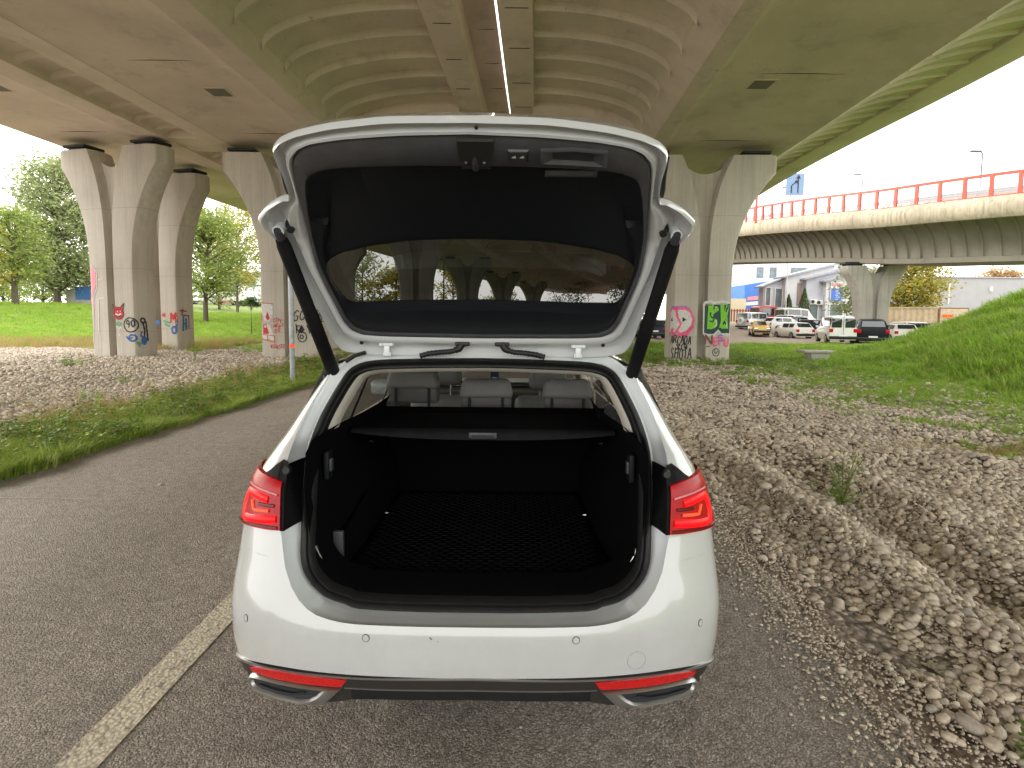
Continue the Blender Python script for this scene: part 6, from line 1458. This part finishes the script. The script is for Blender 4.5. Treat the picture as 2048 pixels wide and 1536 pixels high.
m = MB(); p0 = [tpos(u, k, .0145) for u, k in ((-.034, 1.912), (.070, 1.912), (.064, 1.765), (.044, 1.730), (-.016, 1.730), (-.036, 1.765))]; p1 = [tpos(u, k, .0225) for u, k in ((-.031, 1.908), (.067, 1.908), (.060, 1.768), (.042, 1.736), (-.014, 1.736), (-.032, 1.768))]
m.grid([p0, p1], closed=True, flip=True); m.add(p1, [tuple(range(6))[::-1]]); lt = m.build('latch_cover', M['gunmetal'], tg, smooth=20)
m = MB()
for u, k in ((-.012, 1.757), (.040, 1.757)): m.tube([tpos(u, k, .0225), tpos(u, k, .026)], .0035, 8)
m.build('screw', M['steel'], lt)
m = MB(); m.tube([tpos(.014, 1.795, .020), tpos(.014, 1.775, .024), tpos(.014, 1.735, .022), tpos(.014, 1.70, .018)], [.003, .0065, .009, .010], 10); m.build('latch', M['g_black'], lt)
def panel_on(nm, u0, u1, k0, k1, n, mat, par, b=.008, sm2=30):
    m = MB(); du = b; dk = b/l1
    a = [tpos(u, k, n-.006) for u, k in ((u0, k0), (u1, k0), (u1, k1), (u0, k1))]; c = [tpos(u, k, n) for u, k in ((u0+du, k0+dk), (u1-du, k0+dk), (u1-du, k1-dk), (u0+du, k1-dk))]
    m.grid([a, c], closed=True); m.add(c, [(0, 1, 2, 3)]); return m.build(nm, M[mat], par, smooth=0)
bp_ = panel_on('button_panel', .106, .166, 1.750, 1.836, .018, 'gunmetal', tg, .003); panel_on('button_face', .110, .162, 1.757, 1.829, .020, 'g_black', bp_, .002)
m = MB()
for u in (.124, .147):
    m.add([tpos(u-.006, 1.790, .0215), tpos(u+.006, 1.790, .0215), tpos(u+.006, 1.797, .0215), tpos(u-.006, 1.797, .0215)], [(0, 1, 2, 3)]); m.add([tpos(u-.003, 1.799, .0215), tpos(u+.006, 1.799, .0215), tpos(u+.004, 1.808, .0215)], [(0, 1, 2)])
m.build('button_symbols', M['white'], bp_, smooth=0)
# grab recess: rim + sunken pocket
m = MB(); q0 = [(.197, 1.845), (.29, 1.855), (.386, 1.836), (.393, 1.725), (.29, 1.738), (.200, 1.745)]; q1 = [(.206, 1.838), (.29, 1.848), (.378, 1.829), (.383, 1.733), (.29, 1.746), (.209, 1.753)]; q2 = [(.232, 1.828), (.29, 1.835), (.352, 1.818), (.350, 1.757), (.29, 1.766), (.236, 1.771)]
m.grid([[tpos(u, k, n) for u, k in q] for q, n in ((q0, .012), (q0, .022), (q1, .024), (q2, .0135))], closed=True); gh = m.build('grab_handle', M['trimgrey'], tg, smooth=30)
m = MB(); m.add([tpos(u, k, .0150) for u, k in q2], [tuple(range(6))]); m.build('grab_pocket', M['g_black'], gh, smooth=0)
panel_on('pull_recess', .218, .375, 1.585, 1.640, .000, 'trimgrey', tg, .012)
panel_on('latch_bezel', -.03, .06, 1.655, 1.685, .004, 'g_black', tg, .008)
m = MB(); m.tube([tpos(.024, 1.985, .012), tpos(.024, 1.985, .017)], [.006, .0045], 12); m.build('rubber_plug', M['rubber'], tg)
for s in (-1, 1): m = MB(); m.tube([tpos(s*.506, .055, .008), tpos(s*.506, .055, .013)], .008, 12); m.build('rubber_plug', M['rubber'], tg)
# hinges, cable boots, buffers, struts
for s in (-1, 1):
    m = MB(); a = Vector((s*.404, .60, 1.525)); m.box((a.x, .595, 1.530), (.062, .016, .018), 0, .005); m.box((a.x, .60, 1.505), (.024, .02, .05), 0, .004); m.box((a.x, .605, 1.488), (.034, .02, .02), 0, .004)
    for e in (-1, 1): m.tube([(a.x+e*.022, .586, 1.530), (a.x+e*.022, .578, 1.530)], .006, 8)
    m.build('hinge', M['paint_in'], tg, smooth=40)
    m = MB(); pts = [Vector((s*.085, .575, 1.532)), Vector((s*.095, .575, 1.515)), Vector((s*.13, .575, 1.503)), Vector((s*.17, .58, 1.500)), Vector((s*.22, .59, 1.494)), Vector((s*.27, .60, 1.480))]
    fine = []; 
    for a, b in zip(pts, pts[1:]):
        for k in range(6): fine.append(a.lerp(b, k/6))
    m.tube(fine, [.014 if i < 10 else (.0125 if i % 2 else .0095) for i in range(len(fine))], 10); cb_ = m.build('cable_boot', M['rubber'], tg, smooth=60)
    m = MB(); m.box((s*.083, .578, 1.536), (.062, .014, .02), 0, .006); m.build('grommet', M['rubber'], cb_)
    m = MB(); c_ = Vector(tpos(s*.640, 1.10, -.012)); n_ = Vector((0, -.62, -.78)); m.tube([c_, c_+n_*.014, c_+n_*.016, c_+n_*.036], [.024, .022, .014, .012], 16); m.build('buffer', M['rubber'], tg)
    A = Vector((s*.692, .222, 1.937)); Bq = Vector((s*.635, .635, 1.385)); dd = (Bq-A).normalized()
    m = MB(); m.tube([A+dd*.03, A+dd*.05, A+dd*.052, A+dd*.36, A+dd*.362, Bq-dd*.03, Bq-dd*.02], [.021, .024, .0255, .0255, .0275, .0275, .018], 18); gs = m.build('tailgate_strut', M['black_matte'], car, smooth=50)
    m = MB(); m.tube([A, A+dd*.035], .016, 12); m.tube([A+Vector((0, -.012, -.0)), A+Vector((0, .03, .02))], .013, 10); m.build('ball_joint', M['g_black'], gs)
    m = MB(); m.box((Bq.x+s*.012, Bq.y-.004, Bq.z-.004), (.075, .04, .036), 0, .012); m.build('strut_foot', M['blackpl'], gs)
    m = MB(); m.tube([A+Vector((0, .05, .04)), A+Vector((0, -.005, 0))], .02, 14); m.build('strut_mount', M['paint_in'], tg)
    # dark rubber lip at the tailgate flank
    m = MB(); m.tube([tpos(s*.578, 1.70, -.03), tpos(s*.583, 1.55, -.035), tpos(s*.596, 1.43, -.03), tpos(s*.604, 1.375, -.02)], [.004, .012, .012, .003], 8); m.build('rubber_lip', M['rubber'], tg)
m = MB(); m.tube([(-.50, .62, 1.492), (-.54, .60, 1.480), (-.575, .585, 1.455)], .009, 8); m.build('washer_hose', M['rubber'], tg)
